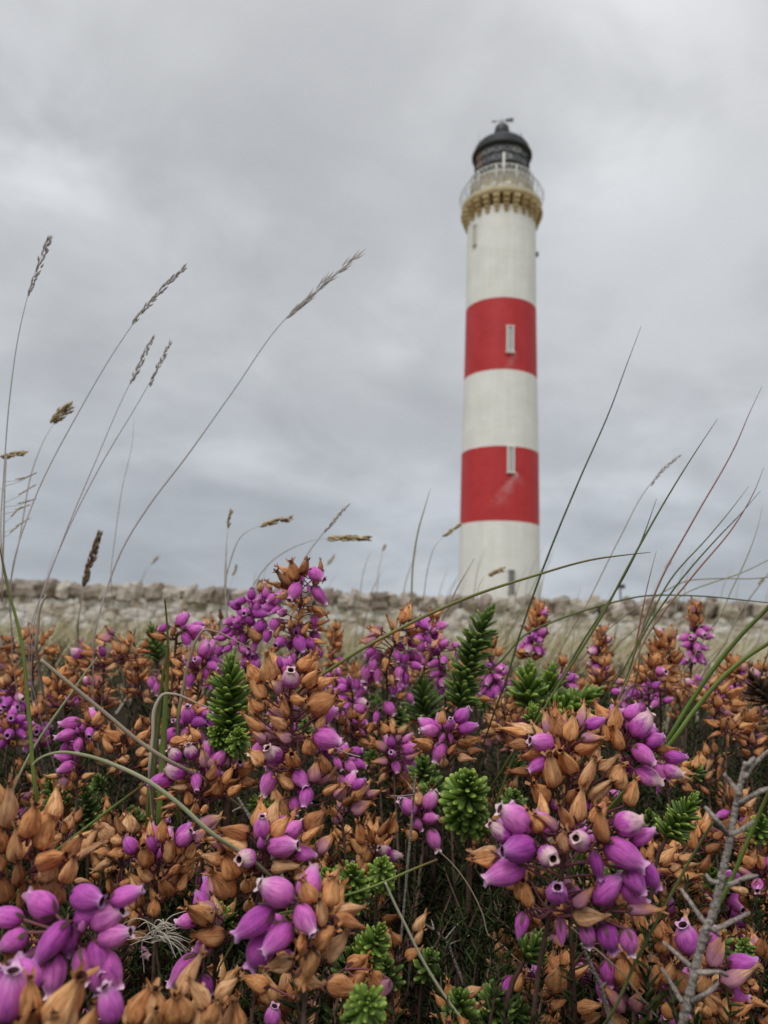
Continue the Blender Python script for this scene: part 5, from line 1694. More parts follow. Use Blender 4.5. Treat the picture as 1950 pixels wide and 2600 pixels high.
# ------------------------------------------------------------------ UNDERGROWTH of leafy heath twigs
def build_undergrowth():
    R = np.random.default_rng(21)
    rng = random.Random(22)
    protos = []
    for k in range(8):       # proto twig ~ 3 cm high as arrays
        mb = MB()
        lean = Vector((rng.uniform(-.3, .3), rng.uniform(-.3, .3), 1)).normalized()
        H = .034
        pts = [Vector((0, 0, 0)), lean * H * .5 + Vector((rng.uniform(-.002, .002), 0, 0)), lean * H]
        tube(mb, pts, [.00055, .0004, .0002], 4, cap=False, mi=1)
        for b in range(44):
            t = .12 + .88 * b / 44
            c = lean * H * t
            a = b * 2.4 + rng.uniform(-.4, .4)
            d = Vector((cos(a), sin(a), rng.uniform(.3, 1.5))).normalized()
            s = .0038 * rng.uniform(.6, 1.25)
            V = (LL_V * s) @ np.array(basis(d, rng.uniform(0, 6)).to_matrix()).T + np.array(c[:])
            mb.add(V, LL_F, None, 0, rng.random())
        V = np.concatenate(mb.v)
        tri = [f for f in mb.f]
        T3, mi3 = [], []
        for f, mi in zip(mb.f, mb.mi):
            for j in range(1, len(f) - 1):
                T3.append((f[0], f[j], f[j + 1]))
                mi3.append(mi)
        protos.append((V, np.array(T3), np.array(mi3), np.concatenate(mb.rn)))
    def scatter(name, pts, scl, mats, label, tilt=.5):
        Vs, Fs, Ms, Rs = [], [], [], []
        off = 0
        for (x, y, z), s in zip(pts, scl):
            V, F, mi, rn = protos[rng.randrange(len(protos))]
            q = (Quaternion((0, 0, 1), rng.uniform(0, 6.3)) @ Quaternion((1, 0, 0), rng.gauss(0, tilt))).to_matrix()
            Vs.append((V * s) @ np.array(q).T + np.array([x, y, z]))
            Fs.append(F + off)
            Ms.append(mi)
            Rs.append((rn + rng.random()) % 1)
            off += len(V)
        V, F, mi, rn = np.concatenate(Vs), np.concatenate(Fs), np.concatenate(Ms), np.concatenate(Rs)
        me = bpy.data.meshes.new(name)
        me.vertices.add(len(V))
        me.vertices.foreach_set('co', V.astype(np.float32).ravel())
        me.loops.add(F.size)
        me.loops.foreach_set('vertex_index', F.astype(np.int32).ravel())
        me.polygons.add(len(F))
        me.polygons.foreach_set('loop_start', (np.arange(len(F)) * 3).astype(np.int32))
        me.polygons.foreach_set('material_index', mi.astype(np.int32))
        at = me.attributes.new('rnd', 'FLOAT', 'POINT')
        at.data.foreach_set('value', rn.astype(np.float32))
        for mt in mats:
            me.materials.append(mt)
        me.update(calc_edges=True)
        obj(name, me, None, None, kind='stuff', category='undergrowth', label=label)
    def field(n, y0, y1, k, lo, hi, wide=.62):
        out = []
        while len(out) < n:
            y = y0 + (y1 - y0) * rng.random() ** .75
            x = rng.uniform(-wide, wide) * (y + .06)
            g, c = ground_z(x, y), canopy_z(x, y)
            z = g + (c - g) * rng.uniform(lo, hi) - .030 * k
            # the dark hollow right of centre stays open
            u, v, d = proj(Vector((x, y, z + .015)))
            if y < .30 and 1010 < u < 1260 and 2150 < v < 2520 and rng.random() < .85:
                continue
            # keep clear of the lens
            if d < .105 and z > EYE.z - .085:
                continue
            out.append((x, y, z))
        return out
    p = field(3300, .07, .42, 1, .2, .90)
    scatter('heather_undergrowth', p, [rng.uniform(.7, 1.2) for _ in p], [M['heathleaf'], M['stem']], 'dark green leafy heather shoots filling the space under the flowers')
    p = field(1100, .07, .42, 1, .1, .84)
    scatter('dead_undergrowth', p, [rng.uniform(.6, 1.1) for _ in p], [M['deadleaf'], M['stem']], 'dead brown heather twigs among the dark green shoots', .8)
    out = []
    while len(out) < 2600:         # the heath goes on either side of the view
        y, x = rng.uniform(-.25, 1.7), rng.uniform(-1.3, 1.3)
        if abs(x) > .60 * (y + .06) and (abs(x) > .12 or y < -.08):
            g, c = ground_z(x, y), canopy_z(x, y)
            out.append((x, y, g + (c - g) * rng.uniform(.3, .8) - .03))
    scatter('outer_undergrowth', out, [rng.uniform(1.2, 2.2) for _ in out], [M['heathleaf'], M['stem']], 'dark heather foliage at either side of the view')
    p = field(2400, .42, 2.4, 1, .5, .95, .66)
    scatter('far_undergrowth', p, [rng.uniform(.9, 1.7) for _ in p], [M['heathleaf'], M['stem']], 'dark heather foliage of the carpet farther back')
build_undergrowth()

# ------------------------------------------------------------------ GREEN SHOOTS
leaf_mesh_cache = {}
def leaf_part_mesh(mat):
    if mat not in leaf_mesh_cache:
        ms = []
        for i, (cv, wd) in enumerate(((.10, .29), (.20, .26), (.04, .30))):
            V, F, U = leaf_geo(6, 1.0, wd, cv, .55)
            b = MB()
            b.add(V, F, U, 0, i / 3)
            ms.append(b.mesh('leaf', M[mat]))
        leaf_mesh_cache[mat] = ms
    return leaf_mesh_cache[mat]

def shoot(label, tip, base, D, hw, mat='leaf', seed=0, split=True, tilt=0.0, ntop=1.0, leafl=None):
    """evergreen shoot: tip and base in picture pixels, hw half width in pixels"""
    rng = random.Random(seed)
    L0 = leafl or .0042
    a, b = P(*tip, D - tilt * .01), P(*base, D + tilt * .01)
    foot = b + (b - a).normalized() * .01
    foot.z -= .02
    gz = ground_z(foot.x, foot.y)
    foot.z = max(min(foot.z, b.z - .012), gz - .005)
    T = thing('evergreen_shoot', label, 'green shoot', foot)
    ax = (a - b)
    H = ax.length
    axn = ax.normalized()
    s1 = axn.orthogonal().normalized()
    s2 = axn.cross(s1)
    ll = hw / F_PX * D
    bendv = Vector((rng.uniform(-1, 1), rng.uniform(-1, 1), 0)) * H * .05
    smb = MB()
    cpts = [a - foot - axn * ll * .35, (a + b) / 2 - foot + bendv, b - foot, Vector((0, 0, 0))]
    pts, rad = catmull(cpts, [ll * .07, ll * .10, ll * .12, ll * .14], 6)
    tube(smb, pts, rad, 6, cap=True)
    obj('stem', smb.mesh('stem', M['stem']), T)
    n = int(max(40, min(110, H / ll * 17)) * ntop)
    meshes = leaf_part_mesh(mat)
    lm = MB()
    top0 = a - foot
    for i in range(n):
        t = (i / n)
        tt = t ** .85
        # position on the (slightly bent) axis
        c = top0.lerp(b - foot, tt) + bendv * (1 - (2 * tt - 1) ** 2)
        c -= axn * ll * .30 * (1 - tt)
        az = i * 2.39996 + rng.uniform(-.15, .15)
        dist = tt * H
        k = min(1.0, dist / (ll * 1.6))
        el = radians(80 - 60 * k + rng.uniform(-12, 12))
        d = (s1 * cos(az) + s2 * sin(az)) * cos(el) + axn * sin(el)
        s = ll * (.55 + .65 * k) * rng.uniform(.85, 1.12)
        q = basis(d.normalized(), 0)
        # turn the leaf's flat, curving side outwards
        yax = (q @ Vector((0, 1, 0)))
        want = axn - d * axn.dot(d)
        if want.length > 1e-5:
            want.normalize()
            ang = atan2(yax.cross(want).dot(d), yax.dot(want))
            q = Quaternion(d.normalized(), ang) @ q
        if split:
            o = obj('leaf', rng.choice(meshes), T, c)
            o.rotation_mode = 'QUATERNION'
            o.rotation_quaternion = q
            o.scale = (s, s, s)
        else:
            V = (LEAF_V * s * np.array([1.25, 1.25, 1])) @ np.array(q.to_matrix()).T + np.array(c[:])
            lm.add(V, LEAF_F, LEAF_U, 0, rng.random())
    if not split:
        obj('leaves', lm.mesh('leaves', M[mat]), T, None, kind='stuff')
    return T

SHOOTS = [
 ('bright green blunt shoot standing left of the middle heather spike', (585,1668),(583,1870),.215,52,'leaf',1,True,0,1.4),
 ('short bright side shoot low on the right of the bright green one', (612,1862),(600,1905),.21,30,'leaf',1,True,.6,1),
 ('short bright side shoot low on the left of the bright green one', (548,1850),(565,1895),.215,30,'leaf',1,True,.5,1),
 ('tallest dark green shoot, leaning right in front of the wall', (1252,1540),(1165,1800),.27,44,'darkleaf',1,True,0,1.4),
 ('short dark green shoot at the left foot of the tallest shoot', (1070,1718),(1080,1840),.28,48,'darkleaf',1,True,0,1),
 ('left one of the twin dark green shoots behind the biggest brown head', (1345,1685),(1345,1800),.30,54,'leaf',2,True,0,1.4),
 ('right one of the twin dark green shoots behind the biggest brown head', (1403,1690),(1385,1800),.31,48,'leaf',3,True,0,1.4),
 ('green shoot lying over to the right beneath the twin shoots', (1525,1750),(1405,1830),.27,48,'leaf',4,True,0,1.3),
 ('dull green shoot between the twin shoots and the biggest brown head', (1350,1790),(1360,1840),.27,34,'leaf',44,False,0,1),
 ('round topped green shoot in the centre with drooping lower leaves', (1195,1965),(1192,2100),.195,56,'leaf',5,True,.9,1.5),
 ('slim green shoot leaning right beside the whitish purple bells', (1770,2018),(1690,2130),.205,40,'leaf',6,True,.1,1.2),
 ('dark green shoot left of the bunch of small purple bells, low', (1075,1925),(1080,1990),.25,40,'darkleaf',7,False,.3,1),
 ('dark green shoot at the foot of the left green blade', (122,1972),(150,2060),.25,36,'darkleaf',8,False,.2,1),
 ('second dark green shoot right of the foot of the left green blade', (215,2000),(225,2090),.25,34,'darkleaf',9,False,.2,1),
 ('pale tipped green shoot with three crowns, right of the five fat purple bells', (828,2212),(842,2290),.178,38,'leaf',10,True,.5,1),
 ('middle green crown behind a green stalk, right of the five fat purple bells', (895,2200),(905,2300),.175,40,'leaf',11,True,.4,1.2),
 ('right hand green crown touching the green stalk', (965,2190),(960,2250),.182,36,'leaf',12,True,.5,1),
 ('green shoot lower right of the five fat purple bells', (975,2350),(930,2450),.16,42,'leaf',13,True,.2,1.2),
 ('dark green sprawling shoot beneath the lower right green shoot', (900,2400),(880,2500),.17,40,'darkleaf',14,False,.2,1),
 ('vivid yellow green rosette at the bottom edge', (938,2540),(930,2620),.125,50,'leaf',15,True,.8,1),
 ('long needled dark green shoot at the bottom, left of the bare stem', (1262,2490),(1250,2620),.17,52,'darkleaf',16,False,.1,1.3),
 ('dark green needles behind the bare stem of the large purple head', (1385,2370),(1330,2440),.165,46,'darkleaf',17,False,0,1),
 ('small green tip by the dark hollow at the right', (1885,2390),(1885,2440),.18,22,'leaf',18,False,.4,.7),
 ('small green shoot at the right edge behind the olive blade', (1935,2070),(1925,2130),.22,34,'leaf',19,False,.2,1),
 ('small green shoot behind the loose purple bells, upper left', (382,1582),(400,1680),.38,30,'darkleaf',20,False,0,1),
 ('tiny bright green tuft by the tangled fibres', (545,2300),(560,2330),.19,24,'leaf',21,False,.4,.7),
 ('tiny green tuft under the long middle spike', (655,2030),(660,2065),.22,26,'leaf',22,False,.5,.7),
 ('small green tuft between the middle spike and horizontal purple bells', (700,2090),(700,2130),.20,24,'leaf',23,False,.5,.7),
 ('dark leafy tuft inside the middle spike', (775,1830),(770,1880),.21,26,'darkleaf',24,False,.2,.8),
 ('green shoot hidden below the star of purple bells', (1095,1985),(1100,2040),.235,38,'darkleaf',25,False,.4,1),
 ('dark green tuft right of the low purple bells', (1010,1800),(1015,1850),.27,26,'darkleaf',26,False,.3,.8),
 ('green shoot left of the slim leaning shoot, under the brown head', (1310,2010),(1300,2060),.21,34,'darkleaf',27,False,.3,.9),
 ('reddish tinged green tuft on the right below whitish purple bells', (1765,1930),(1760,1975),.27,30,'darkleaf',28,False,.2,.8),
]
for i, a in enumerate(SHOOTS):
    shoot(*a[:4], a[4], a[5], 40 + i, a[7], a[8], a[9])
# shoots in shade that nothing tells apart
rg = random.Random(8)
for i in range(44):
    y = rg.uniform(.15, .55)
    x = rg.uniform(-.45, .45) * y
    z = canopy_z(x, y) - rg.uniform(.012, .04)
    u, v, d = proj(Vector((x, y, z)))
    T = shoot('low dark green shoot in the shade under the flower heads', (u, v), (u + rg.uniform(-20, 20), v + 12 / d), d, 7.5 / d, 'darkleaf', 400 + i, False, .2, .8)
    T['group'] = 'low shoots in the shade under the flower heads'

# dead brown leafy shoot on the right
shoot('dead brown leafy shoot near the right edge below the wall', (1905,1715), (1950,1790), .29, 40, 'deadleaf', 99, False, 0, 1.2)

# ------------------------------------------------------------------ GRASS BLADES AND SEED HEADS
US = 1950 / 1659        # first measurements were made on a 1659 px wide view
def seed_spike(mb, pts, r, n, rng, spread=1.0, ln=.004, fat=.0007):
    """grains pressed along a curve of points, tip first"""
    for i in range(n):
        t = i / max(1, n - 1)
        k = t * (len(pts) - 1)
        i0 = min(int(k), len(pts) - 2)
        c = pts[i0].lerp(pts[i0 + 1], k - i0)
        ax = (pts[max(i0 - 1, 0)] - pts[i0 + 1]).normalized()
        env = sin(pi * (.12 + .80 * t)) ** .7
        a = rng.uniform(0, 2 * pi)
        s1 = ax.orthogonal().normalized()
        s2 = ax.cross(s1)
        o = (s1 * cos(a) + s2 * sin(a))
        d = (ax + o * .28 * spread * rng.uniform(.4, 1.3)).normalized()
        b = c + o * r * env * rng.uniform(.2, 1.0)
        L_ = ln * rng.uniform(.7, 1.2)
        tube(mb, [b, b + d * L_ * .4, b + d * L_], [fat * .4, fat, fat * .1], 5, mi=0, rn=rng.random(), cap=False)

def blade(label, pts_px, D, width, mat='darkgrass', seed=0, head=None, us=True, root=True, taper=.18, flat=.45, D2=None, name='grass_blade', cat='grass blade', group=None):
    """pts_px from the tip to the base; width in source pixels at the base"""
    rng = random.Random(seed)
    s = US if us else 1.0
    px = [(u * s, v * s) for u, v in pts_px]
    n = len(px)
    Ds = [D + ((D2 or D) - D) * i / (n - 1) for i in range(n)]
    pts = [P(u, v, d) for (u, v), d in zip(px, Ds)]
    w = width * D / F_PX * .5
    rad = [w * (taper + (1 - taper) * min(1, i / (n - 1) * 1.6)) for i in range(n)]
    rad[0] = w * taper
    if root:
        e = pts[-1].copy()
        dr = (pts[-1] - pts[-2]).normalized()
        gz = ground_z(e.x, e.y)
        drop = max(.01, e.z - gz)
        sl = min(drop * .4, .008)
        e1 = e + Vector((dr.x, max(dr.y, 0), min(dr.z, -.3))) * sl + Vector((0, .004, 0))
        e = e1 + Vector((dr.x * drop * .25, drop * .75, 0))
        e.z = min(ground_z(e.x, e.y), e1.z) - .004
        pts += [e1, e]
        rad += [w * .85, w * .5]
    base = pts[-1].copy()
    loc = [p - base for p in pts]
    sp, sr = catmull(loc, rad, 7)
    mb = MB()
    tube(mb, sp, sr, 6, flat=flat, facing=-FWD, rn=rng.random())
    T = thing(name, label, cat, base, group)
    obj('blade' if head is None else 'stem', mb.mesh('blade', M[mat]), T)
    if head:
        hm = MB()
        px_h, mt, r_, cnt, ln, fat = head
        hp = [P(u * s, v * s, D) - base for u, v in px_h]
        hs, _ = catmull(hp, [1] * len(hp), 6)
        seed_spike(hm, hs, r_ * D / F_PX, cnt, rng, 1.0, ln * D / F_PX, fat * D / F_PX)
        obj('seed_head', hm.mesh('seed_head', M[mt]), T, None, label=None) if False else obj('seed_head', hm.mesh('seed_head', M[mt]), T)
    return T

blade('stout yellow green blade with a purple tip at the left edge', [(-6,1150),(10,1240),(45,1380),(64,1560),(80,1720)], .20, 11, 'greentip', 1)
blade('longest seeding grass stem, sweeping right across the sky', [(770,555),(705,612),(620,685),(500,850),(400,990),(320,1095),(265,1185),(235,1260),(205,1370)], .30, 4.6, 'greystraw', 2,
      ([(768,556),(700,612),(655,655),(618,688)], 'greyseed', 5, 46, 34, 2.2))
blade('tall pale seeding stem, second from the left against the sky', [(395,580),(340,630),(280,710),(170,890),(70,1090),(25,1240)], .27, 3.4, 'greystraw', 3,
      ([(397,580),(340,635),(285,700)], 'greyseed', 5, 60, 16, 2.6))
blade('tall faint stem leaning least, at the far left against the sky', [(105,515),(75,590),(45,700),(22,850),(10,1000),(5,1200)], .25, 3.6, 'greystraw', 4,
      ([(106,515),(85,570),(62,640)], 'greyseed', 6, 50, 16, 2.6))
blade('faint seeding stem left one of a crossing pair, upper left', [(325,735),(300,790),(270,850),(205,1000),(150,1130),(100,1260),(70,1340)], .28, 3.0, 'greystraw', 5,
      ([(327,732),(305,780),(282,830)], 'greyseed', 6, 46, 14, 2.4))
blade('faint seeding stem right one of a crossing pair, upper left', [(365,745),(340,795),(310,850),(215,1010),(140,1160),(75,1340)], .29, 3.0, 'greystraw', 6,
      ([(367,743),(345,785),(322,835)], 'greyseed', 4, 40, 14, 2.2))
blade('thin stem with a fluffy tan seed head, left', [(118,912),(98,945),(75,1000),(45,1150),(20,1300)], .40, 3.0, 'straw', 7,
      ([(150,878),(132,893),(110,915)], 'seed', 11, 50, 17, 3.6))
blade('thin stem with a flat tan seed head cut by the left edge', [(0,988),(-20,1000),(-30,1100),(-20,1300)], .40, 3.0, 'straw', 8,
      ([(50,979),(25,983),(0,988)], 'seed', 6, 40, 16, 3.4))
blade('short stem with a dark brown upright seed head before the wall', [(182,1260),(176,1300),(168,1345)], .42, 5.0, 'straw', 9,
      ([(214,1158),(203,1190),(190,1230),(181,1268)], 'brownseed', 7, 80, 18, 3.6))
blade('slender stem with a narrow tan seed head, left of the tallest heather', [(493,1140),(488,1190),(489,1240),(488,1290)], .40, 3.0, 'straw', 10,
      ([(499,1108),(496,1122),(492,1142)], 'seed', 4, 22, 12, 2.6))
blade('bare brown stem beside the narrow tan seed head', [(492,1180),(487,1215),(488,1300),(490,1345)], .40, 4.0, 'greystraw', 11)
blade('curved stem with a nodding tan seed head, left of the tallest heather', [(560,1136),(535,1148),(520,1160),(505,1190),(495,1222),(480,1290)], .42, 2.6, 'straw', 12,
      ([(625,1120),(595,1127),(560,1137)], 'seed', 6, 44, 16, 3.4))
blade('curved stem with a horizontal golden seed head right above the tallest heather', [(705,1163),(675,1168),(640,1180),(590,1210),(550,1260),(530,1310)], .42, 2.6, 'straw', 13,
      ([(792,1163),(750,1163),(705,1164)], 'seed', 6, 60, 18, 3.6))
blade('thin straight seeding stem rising behind the tallest heather', [(750,1093),(725,1122),(700,1150),(662,1200),(640,1240)], .33, 3.4, 'greystraw', 14,
      ([(750,1093),(722,1125),(700,1152)], 'greyseed', 3, 30, 14, 2.0))
blade('single upright green blade in front of the wall, left of the lighthouse', [(930,1055),(918,1095),(905,1140),(893,1210),(888,1320)], .38, 5.0, 'sage', 15)
blade('long olive blade arching right across the foot of the lighthouse', [(1405,1193),(1350,1199),(1290,1207),(1150,1245),(1000,1295),(850,1365),(760,1415),(690,1462)], .22, 8.6, 'olive', 16)
blade('longest straight green blade, right of the lighthouse', [(1385,705),(1353,790),(1320,880),(1250,1040),(1180,1210),(1120,1380),(1090,1480)], .27, 5.2, 'darkgrass', 17)
blade('straight dark green blade right of the lighthouse, tip second highest in its tuft', [(1550,905),(1500,980),(1450,1060),(1370,1200),(1300,1330),(1200,1490),(1150,1570)], .24, 6.6, 'darkgrass', 18)
blade('shorter dark blade crossing the straight dark green one', [(1418,1078),(1400,1130),(1385,1170),(1345,1250),(1250,1400),(1215,1460)], .245, 5.6, 'darkgrass', 19)
blade('tall reddish blade near the right edge, highest tip of its tuft', [(1646,835),(1620,890),(1590,960),(1500,1120),(1420,1270),(1385,1370),(1378,1450)], .26, 5.0, 'redgrass', 20)
blade('green blade leaning right, left one of a close pair', [(1618,1050),(1580,1100),(1530,1160),(1450,1250),(1395,1350),(1350,1440)], .27, 4.6, 'darkgrass', 21)
blade('green blade leaning right, right one of a close pair', [(1643,1060),(1600,1110),(1550,1162),(1450,1280),(1380,1390),(1340,1500)], .25, 5.0, 'darkgrass', 22)
blade('purplish blade ending at the right edge', [(1650,1010),(1630,1060),(1590,1130),(1500,1240),(1400,1370),(1335,1510)], .24, 5.0, 'redgrass', 23)
blade('short thin green blade at the right edge', [(1648,1090),(1635,1145),(1615,1200),(1580,1275),(1555,1330)], .35, 3.8, 'sage', 24)
blade('upper stout green blade entering from the right edge', [(1700,1255),(1659,1312),(1610,1362),(1560,1420),(1490,1520),(1432,1612)], .20, 12, 'greentip', 25, taper=.8)
blade('lower stout green blade entering from the right edge', [(1710,1355),(1659,1390),(1615,1418),(1570,1455),(1510,1522),(1436,1620)], .198, 12, 'greentip', 26, taper=.8)
blade('faint dry stem with a thin seed head, right of the lighthouse', [(1467,985),(1430,1018),(1400,1052),(1340,1160),(1290,1260),(1260,1320)], .36, 2.6, 'straw', 27,
      ([(1467,985),(1435,1012),(1405,1050)], 'greyseed', 3, 34, 12, 2.0))
blade('tiny tan seed head touching the left side of the lighthouse', [(958,1158),(940,1180),(925,1225),(915,1290)], .5, 2.2, 'straw', 28,
      ([(992,1135),(976,1146),(956,1160)], 'seed', 4, 28, 12, 2.8))
blade('thin dark blade arching low along the wall top at the right', [(1700,1306),(1640,1300),(1500,1287),(1380,1289),(1300,1308),(1200,1341),(1130,1375),(1085,1425)], .30, 5.0, 'darkgrass', 29, taper=.5)
blade('short brown blade in front of the lighthouse foot', [(1026,1204),(1005,1240),(985,1275),(965,1320)], .38, 4.0, 'straw', 30)
blade('faint drooping stem with a tan seed head before the lighthouse foot', [(1050,1240),(1035,1265),(1030,1300)], .5, 2.2, 'straw', 31,
      ([(1086,1230),(1072,1235),(1055,1245)], 'seed', 5, 26, 12, 3.0))
blade('pale green stem curving across the right edge, upper one', [(1700,1190),(1659,1210),(1600,1238),(1540,1258),(1480,1282),(1440,1310)], .40, 3.4, 'sage', 32, taper=.7)
blade('pale pinkish stem lying level near the right edge', [(1700,1240),(1640,1249),(1540,1250),(1480,1256),(1440,1275),(1400,1300)], .38, 3.4, 'straw', 33, taper=.7)
blade('thin reddish stem near the right edge, above the slim brown spire', [(1690,1190),(1655,1245),(1600,1320),(1560,1400)], .36, 3.2, 'straw', 34, taper=.6)
blade('long dry straw slanting down right across the left heather', [(103,1675),(160,1722),(215,1768),(271,1814),(350,1880),(434,1935)], .20, 11, 'straw', 35, us=False, taper=.9)
blade('green and tan stalk slanting down left, crossing the long dry straw', [(247,1669),(225,1697),(181,1760),(135,1825),(90,1892),(36,2000)], .215, 7, 'sage', 36, us=False, taper=.5)
blade('blurred sage blade arching over the lower left heather', [(80,1945),(96,1929),(145,1911),(211,1917),(301,1947),(374,1983),(440,2030),(543,2120)], .145, 12, 'sage', 37, us=False, taper=.30)
blade('thin green stalk slanting from the arching sage blade to the lower left', [(374,1986),(300,2040),(220,2100),(139,2163)], .16, 7, 'greentip', 38, us=False, taper=1)
blade('dark narrow blade standing upright, left of the bright green shoot', [(418,1519),(423,1570),(425,1650),(412,1725),(392,1850),(380,1970),(374,2090)], .232, 9, 'olive', 39, us=False, taper=.4)
blade('broad green blade behind the dark narrow upright one', [(428,1640),(424,1720),(420,1800),(414,1900),(408,2000),(404,2080)], .235, 17, 'greentip', 40, us=False, taper=.35)
blade('broad olive blade low between the two upright ones', [(415,1740),(405,1820),(396,1900),(388,2000),(384,2080)], .238, 13, 'darkgrass', 41, us=False, taper=.35)
blade('bent brown blade folded over to the right, above the bright green shoot', [(648,1652),(600,1628),(545,1603),(518,1600),(500,1622),(482,1668),(466,1740),(455,1810)], .22, 7.5, 'straw', 42, us=False, taper=.3)
blade('short yellow blade under the bent brown one', [(470,1712),(466,1745),(460,1775),(455,1800)], .222, 10, 'greentip', 43, us=False, taper=.3)
blade('bleached white tipped blade folded over, in front of the purple star', [(568,1810),(500,1785),(440,1762),(415,1763),(396,1790),(388,1870),(380,1953)], .218, 9, 'palestraw', 44, us=False, taper=.25)
blade('green stalk rising right toward the small bunch of purple bells', [(1111,2183),(1060,2203),(950,2250),(850,2283),(795,2303)], .165, 7, 'greentip', 45, us=False, taper=1.0)
blade('sage green blade running down through the dark gap', [(978,2240),(1000,2290),(1030,2350),(1070,2432),(1120,2515),(1190,2610)], .15, 7.5, 'sage', 46, us=False, taper=.8)
blade('thin curling dry thread across the dark gap', [(1108,2155),(1150,2195),(1191,2251),(1225,2320),(1245,2381),(1275,2400),(1305,2430)], .185, 3.6, 'straw', 47, us=False, taper=.8)
blade('blurred green blade in front of the lower right bells', [(1812,2085),(1760,2170),(1703,2275),(1613,2444),(1553,2575)], .14, 9, 'darkgrass', 48, us=False, taper=.8)
blade('bright olive blade behind the grey dead twig', [(1975,1960),(1950,2016),(1905,2120),(1854,2239),(1790,2360),(1734,2450),(1619,2610)], .165, 12, 'greentip', 49, us=False, taper=.9)
blade('fine pale stalk among the lower right bells', [(1450,2354),(1500,2400),(1565,2456),(1649,2560)], .155, 4, 'sage', 50, us=False, taper=.7)
blade('thin green stalk at the right edge above the dead brown shoot', [(1960,1630),(1935,1700),(1905,1790),(1880,1830)], .30, 4, 'darkgrass', 51, us=False, taper=.8)
blade('thin green stalk beside the biggest brown head, going down left', [(1320,1895),(1300,1935),(1275,2000),(1262,2040)], .20, 5, 'darkgrass', 52, us=False, taper=.8)
blade('pale straw bit right of the middle spike', [(838,1893),(860,1903),(885,1914),(915,1922)], .20, 3.5, 'palestraw', 53, us=False, taper=.7, root=False, name='straw_bit', cat='straw')
blade('faint short green blade behind the lighthouse foot', [(1205,1175),(1170,1230),(1140,1290),(1120,1330)], .5, 2.6, 'sage', 54)
blade('thin dark knotted stem beside the straight dark green blade', [(1418,1190),(1400,1260),(1378,1370),(1372,1400),(1350,1480)], .25, 5, 'redgrass', 55)
blade('brown double stem base at the far left before the wall', [(100,1285),(88,1310),(82,1350),(78,1390)], .3, 9, 'straw', 56, taper=.5)
blade('faint tall stem left of the longest seeding stem', [(290,900),(285,960),(265,1050),(250,1150),(240,1250)], .42, 2.4, 'greystraw', 57)
# airy panicle at the left edge
def panicle():
    D = .34
    base = P(6 * US, 1300 * US, D)
    T = thing('panicle_grass', 'airy many branched grass head at the left edge', 'grass head', base)
    mb, hm = MB(), MB()
    r = random.Random(3)
    ax = [P(u * US, v * US, D) - base for u, v in ((14, 985), (10, 1060), (8, 1150), (4, 1300))]
    sp, sr = catmull(ax, [.0002, .0003, .0004, .0004], 5)
    tube(mb, sp, sr, 5)
    for (x0, y0, x1, y1) in ((12,1050,75,1023),(10,1040,60,1030),(12,1085,72,1050),(10,1095,70,1080),(8,1110,60,1092),(8,1130,40,1100),(10,1150,60,1122),(8,1160,35,1140),(12,1060,-20,1040),(10,1100,-25,1090)):
        a, b = P(x0 * US, y0 * US, D) - base, P(x1 * US, y1 * US, D + r.uniform(-.01, .01)) - base
        mid = a.lerp(b, .5) + Vector((0, 0, -.0008))
        tube(mb, [a, mid, b], [.00012, .0001, .0001], 4)
        for k in range(5):
            c = a.lerp(b, .45 + .12 * k)
            d = (b - a).normalized()
            tube(hm, [c, c + d * .0012, c + d * .0028], [.0001, .00032, .00006], 5, rn=r.random())
    obj('branches', mb.mesh('branches', M['straw']), T)
    obj('seed_grains', hm.mesh('seed_grains', M['seed']), T, None, kind='stuff')
panicle()
# nothing tells these fine far stems apart
rg = random.Random(15)
for i in range(46):
    u = rg.uniform(0, 1950)
    D = rg.uniform(.7, 2.2)
    v0 = rg.uniform(1440, 1560)
    ln = rg.uniform(60, 150)
    lean = rg.uniform(.15, .6)
    T = blade('fine pale grass stem standing behind the heather in front of the wall',
              [(u + ln * lean, v0 - ln * .6), (u + ln * lean * .4, v0), (u, v0 + ln)], D, 2.6 if D < 1.2 else 2.2, rg.choice(['straw', 'sage', 'straw', 'greystraw']), 700 + i,
              ([(u + ln * lean * 1.22, v0 - ln * .74), (u + ln * lean * .97, v0 - ln * .585)], 'seed', 2.5, 16, 10, 1.8) if i % 6 == 0 and not 1080 < u < 1420 else None,
              us=False, group='fine grass stems behind the heather')

